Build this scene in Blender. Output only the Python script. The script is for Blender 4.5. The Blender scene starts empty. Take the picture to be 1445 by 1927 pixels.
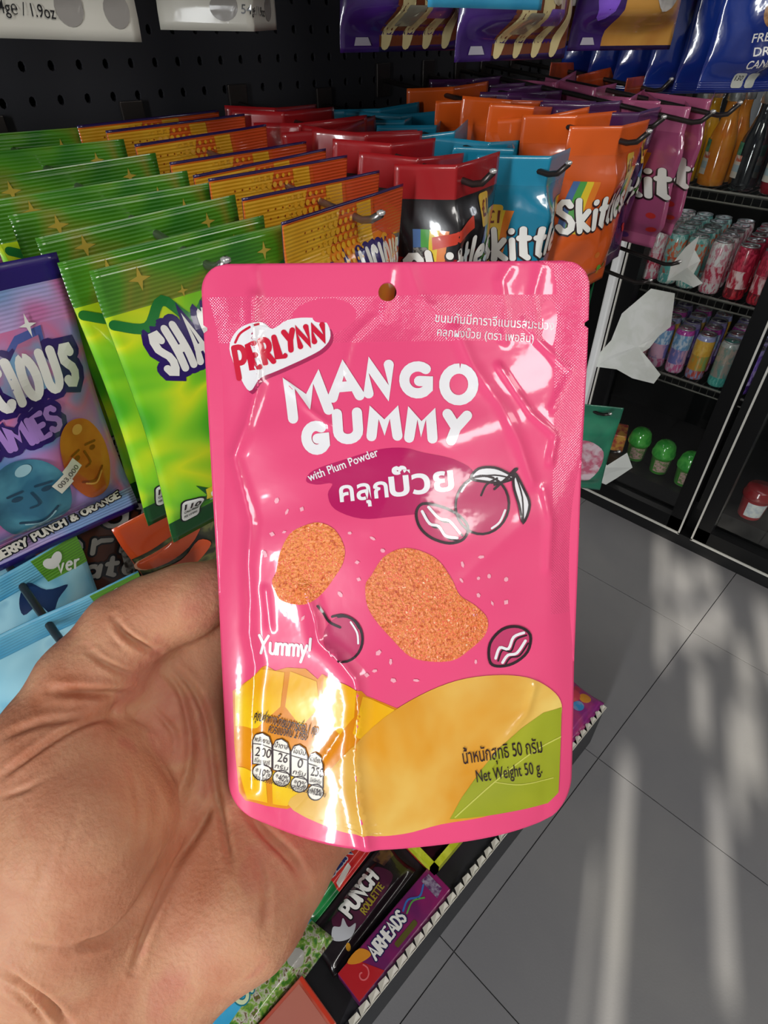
import bpy, bmesh, math, random
import numpy as np
from mathutils import Matrix, Vector
random.seed(7)
# ------------------------------------------------------------------ camera, world, lights
SC = bpy.context.scene
COL = SC.collection
f_px, cx, cy = 1100.0, 722.5, 963.5
TH, YAW = math.radians(39.5), math.radians(45)
CAM = np.array([0, 0, 1.5])
Fh = np.array([math.cos(YAW), math.sin(YAW), 0]); RT = np.array([math.sin(YAW), -math.cos(YAW), 0])
UPZ = np.array([0, 0, 1.0])
FW = math.cos(TH) * Fh - math.sin(TH) * UPZ
UP = math.sin(TH) * Fh + math.cos(TH) * UPZ
cam = bpy.data.cameras.new('camera'); cam_o = bpy.data.objects.new('camera', cam); COL.objects.link(cam_o)
cam.sensor_fit = 'VERTICAL'; cam.sensor_height = 36.0; cam.lens = f_px / 1927 * 36
cam.clip_start = 0.01
cam_o.matrix_world = Matrix(((RT[0], UP[0], -FW[0], 0), (RT[1], UP[1], -FW[1], 0), (RT[2], UP[2], -FW[2], 1.5), (0, 0, 0, 1)))
SC.camera = cam_o
W = bpy.data.worlds.new('world'); SC.world = W; W.use_nodes = True
W.node_tree.nodes['Background'].inputs[0].default_value = (0.75, 0.86, 1, 1)
W.node_tree.nodes['Background'].inputs[1].default_value = 1.0
SC.view_settings.view_transform = 'Standard'; SC.view_settings.look = 'None'
SC.view_settings.gamma = 1; SC.view_settings.use_curve_mapping = False
SC.view_settings.exposure = -0.3

def lamp(name, kind, loc, direction, energy, color=(1, 1, 1), **kw):
    L = bpy.data.lights.new(name, kind); L.energy = energy; L.color = color
    for k, v in kw.items(): setattr(L, k, v)
    o = bpy.data.objects.new(name, L); COL.objects.link(o); o.location = loc
    o.rotation_euler = Vector(direction).to_track_quat('-Z', 'Y').to_euler()
    return o
SUN_AZ, SUN_EL = (0.9153, 0.4027), math.radians(24)
lamp('sun', 'SUN', (-4, -2, 3), (SUN_AZ[0] * math.cos(SUN_EL), SUN_AZ[1] * math.cos(SUN_EL), -math.sin(SUN_EL)), 12.5, (1, .95, .82), angle=math.radians(.7))
# unseen strip lamp added for daylight, narrowed to thin the pouch glints
lamp('daylight_strip_lamp', 'AREA', (-2.55, -0.55, 1.55), (1, 0.15, -0.06), 96, (.95, .98, 1), shape='RECTANGLE', size=.24, size_y=2.0)
UNSEEN_PANELS = [(-0.15, -1.35, 28), (1.35, -1.35, 14), (-0.9, 1.6, 8), (1.1, 1.6, 10)]  # unseen ceiling panels added to light the shop; first gives the pouch highlight

def px(u, v, axis, val):
    """point where the ray through photo pixel (u, v) meets the plane axis = val"""
    d = FW * f_px + RT * (u - cx) - UP * (v - cy)
    return CAM + d * ((val - CAM[axis]) / d[axis])

# ------------------------------------------------------------------ materials
def lin(c):
    if isinstance(c, str):
        c = [int(c[i:i + 2], 16) / 255 for i in (0, 2, 4)]
    return tuple(x / 12.92 if x <= .04045 else ((x + .055) / 1.055) ** 2.4 for x in c) + (1,)
MATS = {}
def M(name, col='808080', rough=.45, metal=0, coat=0, col2=None, scale=8, detail=3, lo=.4, hi=.6, pattern='noise', stretch=(1, 1, 1), bump=0, bscale=60,
      bkind='noise', bstretch=(1, 1, 1), sss=0, trans=0, alpha=1, emit=0, spec=.5, rvar=0, cols=None, ior=1.45, dist=.4):
    if name in MATS: return MATS[name]
    m = bpy.data.materials.new(name); m.use_nodes = True; nt = m.node_tree; N = nt.nodes; L = nt.links
    b = N['Principled BSDF']; b.inputs['Base Color'].default_value = lin(col); b.inputs['Roughness'].default_value = rough
    b.inputs['Metallic'].default_value = metal; b.inputs['Coat Weight'].default_value = coat; b.inputs['Coat Roughness'].default_value = .08; b.inputs['Coat IOR'].default_value = 1.75
    b.inputs['Specular IOR Level'].default_value = spec; b.inputs['IOR'].default_value = ior
    b.inputs['Transmission Weight'].default_value = trans; b.inputs['Alpha'].default_value = alpha
    if sss:
        b.inputs['Subsurface Weight'].default_value = sss; b.inputs['Subsurface Radius'].default_value = (1, .35, .2); b.inputs['Subsurface Scale'].default_value = .006
    if emit:
        b.inputs['Emission Color'].default_value = lin(col); b.inputs['Emission Strength'].default_value = emit
    tc = N.new('ShaderNodeTexCoord')
    def coords(st):
        mp = N.new('ShaderNodeMapping'); mp.inputs['Scale'].default_value = st; L.new(tc.outputs['Object'], mp.inputs[0]); return mp.outputs[0]
    if col2 or cols:
        if pattern == 'noise':
            t = N.new('ShaderNodeTexNoise'); t.inputs['Scale'].default_value = scale; t.inputs['Detail'].default_value = detail; out = t.outputs[0]
            t.inputs['Distortion'].default_value = dist
        elif pattern == 'wave':
            t = N.new('ShaderNodeTexWave'); t.inputs['Scale'].default_value = scale; t.inputs['Distortion'].default_value = detail; t.inputs['Detail'].default_value = 1; out = t.outputs[1]
        elif pattern == 'voronoi':
            t = N.new('ShaderNodeTexVoronoi'); t.inputs['Scale'].default_value = scale; out = t.outputs[0]
        elif pattern == 'cells':
            t = N.new('ShaderNodeTexVoronoi'); t.inputs['Scale'].default_value = scale
            sp = N.new('ShaderNodeSeparateColor'); L.new(t.outputs['Color'], sp.inputs[0]); out = sp.outputs[0]
        L.new(coords(stretch), t.inputs['Vector'])
        r = N.new('ShaderNodeValToRGB'); L.new(out, r.inputs[0]); e = r.color_ramp.elements
        if cols:
            e[0].position = cols[0][0]; e[0].color = lin(cols[0][1]); e[1].position = cols[-1][0]; e[1].color = lin(cols[-1][1])
            for p, c in cols[1:-1]:
                k = e.new(p); k.color = lin(c)
            if pattern == 'cells': r.color_ramp.interpolation = 'CONSTANT'
        else:
            e[0].position = lo; e[1].position = hi; e[0].color = lin(col); e[1].color = lin(col2)
        L.new(r.outputs[0], b.inputs['Base Color'])
    if rvar:
        t = N.new('ShaderNodeTexNoise'); t.inputs['Scale'].default_value = 3; mr = N.new('ShaderNodeMapRange')
        L.new(tc.outputs['Object'], t.inputs['Vector']); L.new(t.outputs[0], mr.inputs[0])
        mr.inputs[3].default_value = rough - rvar; mr.inputs[4].default_value = rough + rvar; L.new(mr.outputs[0], b.inputs['Roughness'])
    if bump:
        bp = N.new('ShaderNodeBump'); bp.inputs['Strength'].default_value = min(1, bump); bp.inputs['Distance'].default_value = .001 * max(1, bump)
        if bkind == 'noise':
            t = N.new('ShaderNodeTexNoise'); t.inputs['Scale'].default_value = bscale; t.inputs['Detail'].default_value = 2; o = t.outputs[0]
        elif bkind == 'wave':
            t = N.new('ShaderNodeTexWave'); t.inputs['Scale'].default_value = bscale; t.bands_direction = 'Z'; o = t.outputs[1]
        else:
            t = N.new('ShaderNodeTexVoronoi'); t.inputs['Scale'].default_value = bscale; o = t.outputs[0]
        L.new(coords(bstretch), t.inputs['Vector']); L.new(o, bp.inputs['Height']); L.new(bp.outputs[0], b.inputs['Normal'])
        if coat: L.new(bp.outputs[0], b.inputs['Coat Normal'])
    MATS[name] = m
    return m

# ------------------------------------------------------------------ objects
def obj(name, verts, faces, mats, parent=None, smooth=False, midx=None):
    me = bpy.data.meshes.new(name); me.from_pydata([tuple(map(float, v)) for v in verts], [], faces)
    for m in (mats if isinstance(mats, (list, tuple)) else [mats]): me.materials.append(m)
    if midx is not None: me.polygons.foreach_set('material_index', midx)
    if smooth: me.polygons.foreach_set('use_smooth', [True] * len(me.polygons))
    me.update(); o = bpy.data.objects.new(name, me); COL.objects.link(o); o.parent = parent
    return o
def tag(o, label=None, cat=None, group=None, kind=None):
    for k, v in (('label', label), ('category', cat), ('group', group), ('kind', kind)):
        if v: o[k] = v
    return o
def thing(name, label, cat, loc=(0, 0, 0), rot=(0, 0, 0), group=None):
    o = bpy.data.objects.new(name, None); COL.objects.link(o); o.location = loc; o.rotation_euler = rot; o.empty_display_size = .02
    return tag(o, label, cat, group)
def copy_tree(o, loc, rot, label, parent=None, top=True):
    c = o.copy(); COL.objects.link(c); c.parent = parent
    if top:
        c.location = loc; c.rotation_euler = rot; c['label'] = label
    for ch in list(o.children): copy_tree(ch, None, None, None, c, False)
    return c
class MB:
    def __init__(s): s.v = []; s.f = []; s.m = []
    def add(s, v, f, m=0):
        n = len(s.v); s.v += [tuple(p) for p in v]; s.f += [tuple(i + n for i in q) for q in f]; s.m += [m] * len(f)
    def box(s, x0, x1, y0, y1, z0, z1, m=0, bev=0):
        if bev:
            bm = bmesh.new(); bmesh.ops.create_cube(bm, size=1)
            for v in bm.verts: v.co = (x0 + (v.co.x + .5) * (x1 - x0), y0 + (v.co.y + .5) * (y1 - y0), z0 + (v.co.z + .5) * (z1 - z0))
            bmesh.ops.bevel(bm, geom=bm.edges[:], offset=bev, segments=2, affect='EDGES', profile=.5)
            bm.verts.index_update(); s.add([v.co[:] for v in bm.verts], [[v.index for v in q.verts] for q in bm.faces], m); bm.free(); return
        v = [(x, y, z) for x in (x0, x1) for y in (y0, y1) for z in (z0, z1)]
        s.add(v, [(0, 1, 3, 2), (4, 6, 7, 5), (0, 4, 5, 1), (2, 3, 7, 6), (0, 2, 6, 4), (1, 5, 7, 3)], m)
    def tube(s, pts, r, n=8, m=0):
        P = [np.array(p, float) for p in pts]; rr = r if isinstance(r, (list, tuple)) else [r] * len(P); k0 = len(s.v); v = []; up = None
        for i, p in enumerate(P):
            d = P[min(i + 1, len(P) - 1)] - P[max(i - 1, 0)]; d = d / np.linalg.norm(d)
            a = np.cross(d, (0, 0, 1)) if abs(d[2]) < .9 else np.cross(d, (1, 0, 0))
            a /= np.linalg.norm(a); b = np.cross(d, a)
            v += [p + rr[i] * (a * math.cos(2 * math.pi * j / n) + b * math.sin(2 * math.pi * j / n)) for j in range(n)]
        fc = [(i * n + j, i * n + (j + 1) % n, (i + 1) * n + (j + 1) % n, (i + 1) * n + j) for i in range(len(P) - 1) for j in range(n)]
        fc += [tuple(range(n - 1, -1, -1)), tuple(range((len(P) - 1) * n, len(P) * n))]
        s.add(v, fc, m)
    def lathe(s, prof, n=20, m=0, c=(0, 0, 0), cap=True):
        v = [(c[0] + r * math.cos(2 * math.pi * j / n), c[1] + r * math.sin(2 * math.pi * j / n), c[2] + z) for r, z in prof for j in range(n)]
        fc = [(i * n + j, i * n + (j + 1) % n, (i + 1) * n + (j + 1) % n, (i + 1) * n + j) for i in range(len(prof) - 1) for j in range(n)]
        if cap: fc += [tuple(range(n - 1, -1, -1)), tuple(range((len(prof) - 1) * n, len(prof) * n))]
        s.add(v, fc, m)
    def build(s, name, mats, parent=None, smooth=False): return obj(name, s.v, s.f, mats, parent, smooth, s.m)
ORD = ['first', 'second', 'third', 'fourth', 'fifth', 'sixth', 'seventh', 'eighth', 'ninth', 'tenth', 'eleventh', 'twelfth']

# ------------------------------------------------------------------ flat print: polygons, strokes and lettering laid on a curved surface
def crom(pts, n=5):
    P = [np.array(p, float) for p in pts]
    if len(P) < 3: return P
    closed = np.allclose(P[0], P[-1]); out = []
    for i in range(len(P) - 1):
        p0 = P[i - 1] if i > 0 else (P[-2] if closed else P[0]); p3 = P[i + 2] if i + 2 < len(P) else (P[1] if closed else P[-1]); p1, p2 = P[i], P[i + 1]
        for k in range(n):
            t = k / n; out.append(.5 * (2 * p1 + (p2 - p0) * t + (2 * p0 - 5 * p1 + 4 * p2 - p3) * t * t + (3 * p1 - p0 - 3 * p2 + p3) * t ** 3))
    out.append(P[-1]); return out
def smooth_poly(pts, n=5): return crom(list(pts) + [pts[0]], n)[:-1]
def ell(x, y, rx, ry, rot=0, n=28):
    c, s = math.cos(math.radians(rot)), math.sin(math.radians(rot))
    return [(x + rx * math.cos(t) * c - ry * math.sin(t) * s, y + rx * math.cos(t) * s + ry * math.sin(t) * c) for t in np.linspace(0, 2 * math.pi, n, endpoint=False)]
def rrect(x0, y0, x1, y1, r, n=4):
    o = []
    for (X, Y, a) in ((x1 - r, y1 - r, 0), (x0 + r, y1 - r, 90), (x0 + r, y0 + r, 180), (x1 - r, y0 + r, 270)):
        for k in range(n + 1):
            t = math.radians(a + 90 * k / n); o.append((X + r * math.cos(t), Y + r * math.sin(t)))
    return o
def ribbon(pts, w):
    """outline polygon pieces of a round-capped stroke; w = half width, one number or per point"""
    P = [np.array(p, float) for p in pts]; n = len(P); ww = list(w) if isinstance(w, (list, tuple, np.ndarray)) else [w] * n; polys = []
    L, R_ = [], []
    for i, p in enumerate(P):
        d = P[min(i + 1, n - 1)] - P[max(i - 1, 0)]; d = d / (np.linalg.norm(d) + 1e-12); q = np.array((-d[1], d[0]))
        k = 1.0
        if 0 < i < n - 1:
            e = P[i + 1] - P[i]; e = e / (np.linalg.norm(e) + 1e-12); k = min(1.6, 1 / max(.5, abs(q @ np.array((-e[1], e[0])))))
        L.append(p + q * ww[i] * k); R_.append(p - q * ww[i] * k)
    quads = [[L[i], R_[i], R_[i + 1], L[i + 1]] for i in range(n - 1)]
    closed = np.allclose(P[0], P[-1])
    caps = []
    if not closed:
        for p, q, w_ in ((P[0], P[1], ww[0]), (P[-1], P[-2], ww[-1])):
            d = q - p; a0 = math.atan2(d[1], d[0])
            caps.append([p + w_ * np.array((math.cos(a0 + t), math.sin(a0 + t))) for t in np.linspace(math.pi / 2, 3 * math.pi / 2, 8)])
    return quads + caps
def _arc(x, y, rx, ry, a0, a1, n=10): return [(x + rx * math.cos(math.radians(t)), y + ry * math.sin(math.radians(t))) for t in np.linspace(a0, a1, n)]
SF = {  # hand-drawn stroke letters: width, strokes
 'A': (.75, [[(0, 0), (.36, 1), (.75, 0)], [(.16, .34), (.6, .34)]]), 'B': (.6, [[(0, 0), (0, 1)], [(0, 1)] + _arc(.3, .76, .26, .24, 90, -90) + [(0, .52)], [(0, .52)] + _arc(.32, .26, .28, .26, 90, -90) + [(0, 0)]]),
 'C': (.65, [_arc(.38, .5, .38, .5, 50, 310, 16)]), 'D': (.65, [[(0, 0), (0, 1)], [(0, 1), (.2, 1)] + _arc(.22, .5, .43, .5, 85, -85) + [(.2, 0), (0, 0)]]),
 'E': (.52, [[(.52, 1), (0, 1), (0, 0), (.52, 0)], [(0, .52), (.42, .52)]]), 'F': (.52, [[(.52, 1), (0, 1), (0, 0)], [(0, .52), (.42, .52)]]),
 'G': (.72, [_arc(.38, .5, .38, .5, 55, 300, 16) + [(.68, .2), (.7, .46), (.42, .46)]]), 'H': (.62, [[(0, 0), (0, 1)], [(.62, 0), (.62, 1)], [(0, .5), (.62, .5)]]),
 'I': (.02, [[(0, 0), (0.01, 1)]]), 'J': (.4, [[(.4, 1), (.4, .25)] + _arc(.2, .22, .2, .22, 0, -160)]), 'K': (.6, [[(0, 0), (0, 1)], [(.58, 1), (.03, .45), (.6, 0)]]),
 'L': (.5, [[(0, 1), (0, 0), (.5, 0)]]), 'M': (.85, [[(0, 0), (.1, 1), (.43, .35), (.75, 1), (.85, 0)]]), 'N': (.65, [[(0, 0), (0, 1), (.65, 0), (.65, 1)]]),
 'O': (.76, [_arc(.38, .5, .38, .5, 90, 450, 22)]), 'P': (.55, [[(0, 0), (0, 1)], [(0, 1)] + _arc(.27, .74, .28, .26, 90, -90) + [(0, .48)]]),
 'Q': (.76, [_arc(.38, .5, .38, .5, 90, 450, 22), [(.5, .25), (.78, -.05)]]), 'R': (.58, [[(0, 0), (0, 1)], [(0, 1)] + _arc(.27, .74, .28, .26, 90, -90) + [(0, .48)], [(.2, .48), (.58, 0)]]),
 'S': (.56, [[(.52, .84), (.4, .97), (.2, .98), (.05, .85), (.06, .66), (.25, .54), (.44, .44), (.54, .28), (.48, .1), (.3, 0), (.12, .03), (0, .16)]]),
 'T': (.6, [[(0, 1), (.6, 1)], [(.3, 1), (.3, 0)]]), 'U': (.65, [[(0, 1), (0, .35)] + _arc(.325, .33, .325, .33, 180, 360) + [(.65, 1)]]), 'V': (.7, [[(0, 1), (.35, 0), (.7, 1)]]),
 'W': (.95, [[(0, 1), (.22, 0), (.48, .75), (.73, 0), (.95, 1)]]), 'X': (.65, [[(0, 0), (.65, 1)], [(0, 1), (.65, 0)]]), 'Y': (.66, [[(0, 1), (.33, .5)], [(.66, 1), (.33, .5), (.2, 0)]]),
 'Z': (.6, [[(0, 1), (.6, 1), (0, 0), (.6, 0)]]), '&': (.7, [[(.7, 0), (.2, .7), (.25, .95), (.45, .95), (.48, .75), (.08, .38), (.1, .08), (.3, 0), (.5, .08), (.68, .4)]]),
 '-': (.35, [[(0, .45), (.35, .45)]]), '!': (.05, [[(0.03, 1), (0.02, .35)], [(0.02, .03), (.021, 0)]]), '.': (.05, [[(0, 0), (.01, 0)]]), ' ': (.35, []),
 'k': (.45, [[(0, 0), (0, 1)], [(.42, .62), (.02, .3), (.45, 0)]]), 'i': (.02, [[(0, 0), (.005, .6)], [(0, .88), (.006, .9)]]), 't': (.36, [[(.14, .95), (.14, 0.1), (.3, 0)], [(0, .65), (.34, .65)]]),
 'l': (.02, [[(0, 0), (.005, 1)]]), 'e': (.46, [[(.03, .33), (.45, .36)] + _arc(.24, .31, .22, .3, 10, 300, 14)]), 's': (.36, [[(.34, .52), (.2, .61), (.04, .54), (.05, .4), (.3, .24), (.34, .1), (.18, 0), (0, .08)]]),
 'u': (.42, [[(0, .6), (.02, .2)] + _arc(.2, .16, .18, .16, 180, 340) + [(.42, .3), (.42, .6)], [(.42, .3), (.44, 0)]]), 'm': (.66, [[(0, 0), (0, .58)], [(0, .4)] + _arc(.16, .42, .16, .18, 160, 0) + [(.33, 0)], [(.33, .4)] + _arc(.49, .42, .16, .18, 160, 0) + [(.66, 0)]]),
 'y': (.42, [[(0, .6), (.2, .05)], [(.42, .6), (.2, .05), (.05, -.35)]]), 'n': (.36, [[(0, 0), (0, .58)], [(0, .4)] + _arc(.18, .42, .18, .18, 160, 0) + [(.36, 0)]]),
 'a': (.42, [_arc(.2, .3, .2, .3, 60, 420, 16), [(.42, .6), (.42, 0)]]), 'r': (.3, [[(0, 0), (0, .58)], [(0, .38), (.12, .56), (.3, .58)]]), 'o': (.44, [_arc(.22, .3, .22, .3, 90, 450, 16)]),
 'f': (.3, [[(.32, .98), (.14, .9), (.12, 0)], [(0, .6), (.3, .6)]]), 'v': (.4, [[(0, .6), (.2, 0), (.4, .6)]]), 'd': (.42, [_arc(.2, .3, .2, .3, 60, 420, 16), [(.42, 1), (.42, 0)]]),
}
def letter(ch, x, y, w, h, pen, rot=0, skew=0):
    """strokes of one letter in a box whose lower left corner is x, y (y up); pen = half width"""
    lw, st = SF[ch]; out = []; c, s = math.cos(math.radians(rot)), math.sin(math.radians(rot))
    for k in st:
        P = []
        for (a, b) in k:
            X = (a / max(lw, .3)) * w if lw > .1 else a * h + w * .5; Y = b * h; X += skew * Y; P.append((x + X * c - Y * s, y + X * s + Y * c))
        out.append(ribbon(P, pen))
    return out
def word(txt, x, y, h, pen, gap=.18, rot=0, width=None, arc=0, skew=0, xs=1.0):
    adv = []
    for ch in txt: adv.append(max(SF[ch][0], .04) * xs + gap)
    tot = sum(adv) - gap; sc = h if width is None else width / tot; out = []; X = 0; c, s = math.cos(math.radians(rot)), math.sin(math.radians(rot))
    for ch, a in zip(txt, adv):
        q = (X + a / 2) / tot - .5; dy = arc * (1 - 4 * q * q)
        lx, ly = X * sc, dy; out += letter(ch, x + lx * c - ly * s, y + lx * s + ly * c, max(SF[ch][0], .04) * xs * sc, h, pen, rot - math.degrees(math.atan(8 * q * arc / (tot * sc))), skew); X += a
    return out
def font_tris(txt, size=1.0, bold=0.0, width=None):
    cu = bpy.data.curves.new('t', 'FONT'); cu.body = txt; cu.size = 1; cu.offset = bold; cu.resolution_u = 3
    o = bpy.data.objects.new('t', cu); COL.objects.link(o); dg = bpy.context.evaluated_depsgraph_get(); dg.update()
    me = o.evaluated_get(dg).to_mesh(); me.calc_loop_triangles()
    v = np.array([p.co[:2] for p in me.vertices], float).reshape(-1, 2); t = [tuple(q.vertices) for q in me.loop_triangles]
    o.evaluated_get(dg).to_mesh_clear(); bpy.data.objects.remove(o); bpy.data.curves.remove(cu)
    if len(v):
        v[:, 0] -= v[:, 0].min(); sx = size if width is None else width / v[:, 0].max(); v[:, 0] *= sx; v[:, 1] *= size
    return v, t
def place(vt, x, y, rot=0, flip=1):
    v, t = vt; c, s = math.cos(math.radians(rot)), math.sin(math.radians(rot)); v2 = np.empty_like(v)
    v2[:, 0] = x + v[:, 0] * c - v[:, 1] * s; v2[:, 1] = y + flip * (v[:, 0] * s + v[:, 1] * c); return v2, t
def decal(name, shapes, mat, mapf, parent, layer=1, step=None, label=None, jit=6e-6, ls=.0003):
    """shapes: list of polygons / lists of polygons (stroke pieces) / (verts, tris); mapf(xy array, lift array) -> xyz; laid on the surface as one thin print"""
    bm = bmesh.new(); k = 0; lay = bm.verts.layers.float.new('lift')
    def poly(p, lift):
        vs = [bm.verts.new((q[0], q[1], 0)) for q in p]
        for v in vs: v[lay] = lift
        try: bm.faces.new(vs)
        except ValueError: pass
    for s in shapes:
        k += 1
        if isinstance(s, tuple) and len(s) == 2 and isinstance(s[1], list) and isinstance(s[0], np.ndarray):
            vs = [bm.verts.new((a, b, 0)) for a, b in s[0]]
            for v in vs: v[lay] = k
            for t in s[1]:
                try: bm.faces.new([vs[i] for i in t])
                except ValueError: pass
        elif len(s) and len(s[0]) == 2 and not hasattr(s[0][0], '__len__'): poly(s, k)
        else:
            for j, p in enumerate(s): poly(p, k + .3 * (j % 2))
    bmesh.ops.triangulate(bm, faces=bm.faces[:], ngon_method='EAR_CLIP')
    if step:
        for _ in range(7):
            le = [e for e in bm.edges if e.calc_length() > step]
            if not le: break
            bmesh.ops.subdivide_edges(bm, edges=le, cuts=1); bmesh.ops.triangulate(bm, faces=[q for q in bm.faces if len(q.verts) > 3])
    bmesh.ops.triangulate(bm, faces=bm.faces[:])
    bm.verts.index_update(); xy = np.array([v.co[:2] for v in bm.verts]); lift = np.array([v[lay] for v in bm.verts]) * jit
    fc = [[v.index for v in q.verts] for q in bm.faces]; bm.free()
    xyz = mapf(xy, lift + layer * ls)
    # make every face point the same way as the surface lifts
    nrm = mapf(xy, lift + layer * ls + .001) - xyz; V = np.asarray(xyz)
    fa = np.array(fc); fn = np.cross(V[fa[:, 1]] - V[fa[:, 0]], V[fa[:, 2]] - V[fa[:, 0]]); bad = (fn * nrm[fa[:, 0]]).sum(1) < 0
    fa[bad] = fa[bad][:, ::-1]
    o = obj(name, V, fa.tolist(), mat, parent, True)
    if label: o['label'] = label
    return o
# ------------------------------------------------------------------ the room
def struct(name, mb, mats, label=None, parent=None):
    o = mb.build(name, mats, parent); o['kind'] = 'structure'
    if label: o['label'] = label
    return o
TILE = M('floor_tile', '727174', .42, col2='817f7e', scale=2.2, detail=6, lo=.3, hi=.75, bump=.15, bscale=220, rvar=.08, spec=.4)
mb = MB(); mb.box(-2.7, 2.8, -2.3, 2.6, -.08, -.004); FLOOR = struct('floor', mb, M('floor_grout', '3c3b3c', .7))
k = 0
for i in range(-1, 5):
    for j in range(-3, 2):
        x0, y0 = .36 + .6 * (i - 1), .1515 + .6 * j
        mb = MB(); mb.box(x0 + .0012, x0 + .5988, y0 + .0012, y0 + .5988, -.004, 0); mb.build('tile', TILE, FLOOR)
mb = MB(); mb.box(-2.7, 2.8, -2.3, 2.6, 2.75, 2.85); struct('ceiling', mb, M('ceiling_dark', '3c3c3e', .9))
WALLM = M('wall_paint', '7d7b78', .8)
mb = MB(); mb.box(2.75, 2.85, -2.3, 2.6, 0, 2.75); struct('wall_right', mb, WALLM)
mb = MB(); mb.box(-2.7, 2.8, 2.55, 2.65, 0, 2.75); struct('wall_back', mb, WALLM)
mb = MB(); mb.box(-2.7, 2.8, -2.4, -2.3, 0, 2.75); struct('wall_front', mb, WALLM)
# unseen shop front wall; gaps made up to shape the floor's sun streaks
ADDED_GAPS = [(-1.515, -1.475, 1.36, 1.76), (-1.44, -1.428, 1.40, 1.62), (-1.752, -1.715, 1.60, 1.80), (-1.80, -1.775, 1.78, 1.92), (-1.86, -1.80, 1.84, 1.95), (-1.70, -1.62, 1.985, 2.06), (-1.66, -1.615, 2.075, 2.13), (-1.60, -1.565, 1.93, 2.04),
         (-1.585, -1.55, 2.06, 2.2), (-1.80, -1.735, 2.05, 2.12), (-1.86, -1.82, 1.97, 2.06), (-1.77, -1.70, 2.14, 2.19), (-1.95, -1.90, 2.02, 2.16), (-2.02, -1.97, 1.7, 1.95), (-1.72, -1.68, 1.86, 1.96), (-1.69, -1.60, 2.09, 2.16), (-1.765, -1.69, 2.02, 2.085)]
ys = sorted({-2.3, 2.6} | {h[0] for h in ADDED_GAPS} | {h[1] for h in ADDED_GAPS}); zs = sorted({0, 2.75} | {h[2] for h in ADDED_GAPS} | {h[3] for h in ADDED_GAPS})
mb = MB()
for a, b in zip(ys[:-1], ys[1:]):
    for c, d in zip(zs[:-1], zs[1:]):
        if not any(h[0] <= a and b <= h[1] and h[2] <= c and d <= h[3] for h in ADDED_GAPS):
            mb.add([(-2.6, a, c), (-2.6, b, c), (-2.6, b, d), (-2.6, a, d)], [(0, 1, 2, 3)])
struct('unseen_wall_left', mb, WALLM)
for i, (X, Y, E_) in enumerate(UNSEEN_PANELS):
    t = thing('unseen_ceiling_lamp', 'flat white ceiling light panel, %s of four overhead' % ORD[i], 'ceiling light', (X, Y, 2.75), group='ceiling light panels')  # unseen panels added to light the shop
    mb = MB(); mb.box(-.52, .52, -.23, .23, -.03, 0); mb.build('frame', M('unseen_lamp_frame', 'dddddd', .4), t)
    L = lamp('unseen_panel_light', 'AREA', (0, 0, -.035), (0, 0, -1), E_, (1, .97, .92), shape='RECTANGLE', size=1.0, size_y=.42); L.parent = t

# ------------------------------------------------------------------ pegboard shelf unit
YP, XE = .68, 1.06
BLACK = M('black_powder_coat', '232327', .5, bump=.1, bscale=300, spec=.4)
unit = thing('pegboard_shelf_unit', 'black perforated pegboard shelving unit with a low base shelf', 'shelf unit', (.0, YP, 0))
def pegboard():
    v, fc = [], []; P = .0254; r = .0033; x0 = -.62; z0 = .98; nx, nz = 66, 34
    for i in range(nx):
        for k in range(nz):
            X, Z = x0 + P * (i + .5) + .0, z0 + P * (k + .5); n = len(v); h = P / 2
            v += [(X + a * h, 0, Z + b * h) for a, b in ((1, 0), (1, 1), (0, 1), (-1, 1), (-1, 0), (-1, -1), (0, -1), (1, -1))]
            ring = [(X + r * math.cos(j * math.pi / 4), Z + r * 1.25 * math.sin(j * math.pi / 4)) for j in range(8)]
            v += [(a, 0, b) for a, b in ring] + [(a, .006, b) for a, b in ring]
            for j in range(8):
                q = (j + 1) % 8; fc += [(n + j, n + 8 + j, n + 8 + q, n + q), (n + 8 + j, n + 16 + j, n + 16 + q, n + 8 + q)]
    return obj('pegboard', v, fc, M('pegboard_black', '2c2c30', .6, spec=.3), unit)
pegboard()
mb = MB(); mb.box(-.62, XE, .012, .05, .2, 1.86); mb.build('back_panel', M('dark_gap', '060607', .9), unit)
mb = MB(); mb.box(-.62, XE, 0, .01, .17, .98); mb.build('lower_panel', BLACK, unit)
for X in (-.64, XE):
    mb = MB(); mb.box(X - .015, X + .015, -.004, .055, 0, 1.95, bev=.003); mb.build('upright_post', BLACK, unit)
mb = MB(); mb.box(-.6, .985, -.485, 0, .150, .165); mb.build('base_deck', M('deck_black', '26262a', .45), unit)
mb = MB(); mb.box(-.6, .985, -.49, -.478, 0, .168); mb.build('kick_plate', M('kick_grey', '3a3b3e', .5), unit)
mb = MB(); mb.box(.975, .987, -.485, 0, 0, .175); mb.build('deck_end_panel', BLACK, unit)
mb = MB(); mb.box(-.62, XE, -.42, .05, 1.90, 1.93); mb.build('shade_canopy', BLACK, unit)  # unseen canopy added to keep ceiling light off the bag rows
rail = MB()
for i in range(66):      # saw-tooth torn paper strip in the price channel
    a = -.58 + i * .0237; h = .006 + .004 * random.random()
    rail.add([(a, -.4915, .166), (a + .0237, -.4915, .166), (a + .0237, -.4935, .178), (a + .012, -.4935, .178 + h * .6), (a, -.4935, .178 - .002), (a, -.4915, .190)], [(0, 1, 2, 3, 4)])
    rail.add([(a, -.494, .176), (a + .0237, -.494, .176), (a + .0237, -.482, .176 + h * .2), (a + .004, -.482, .182 + h)], [(0, 1, 2, 3)])
rail.build('price_strip', M('paper_strip', 'dcd8cc', .7), unit)['label'] = 'torn white paper price strip'

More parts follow.
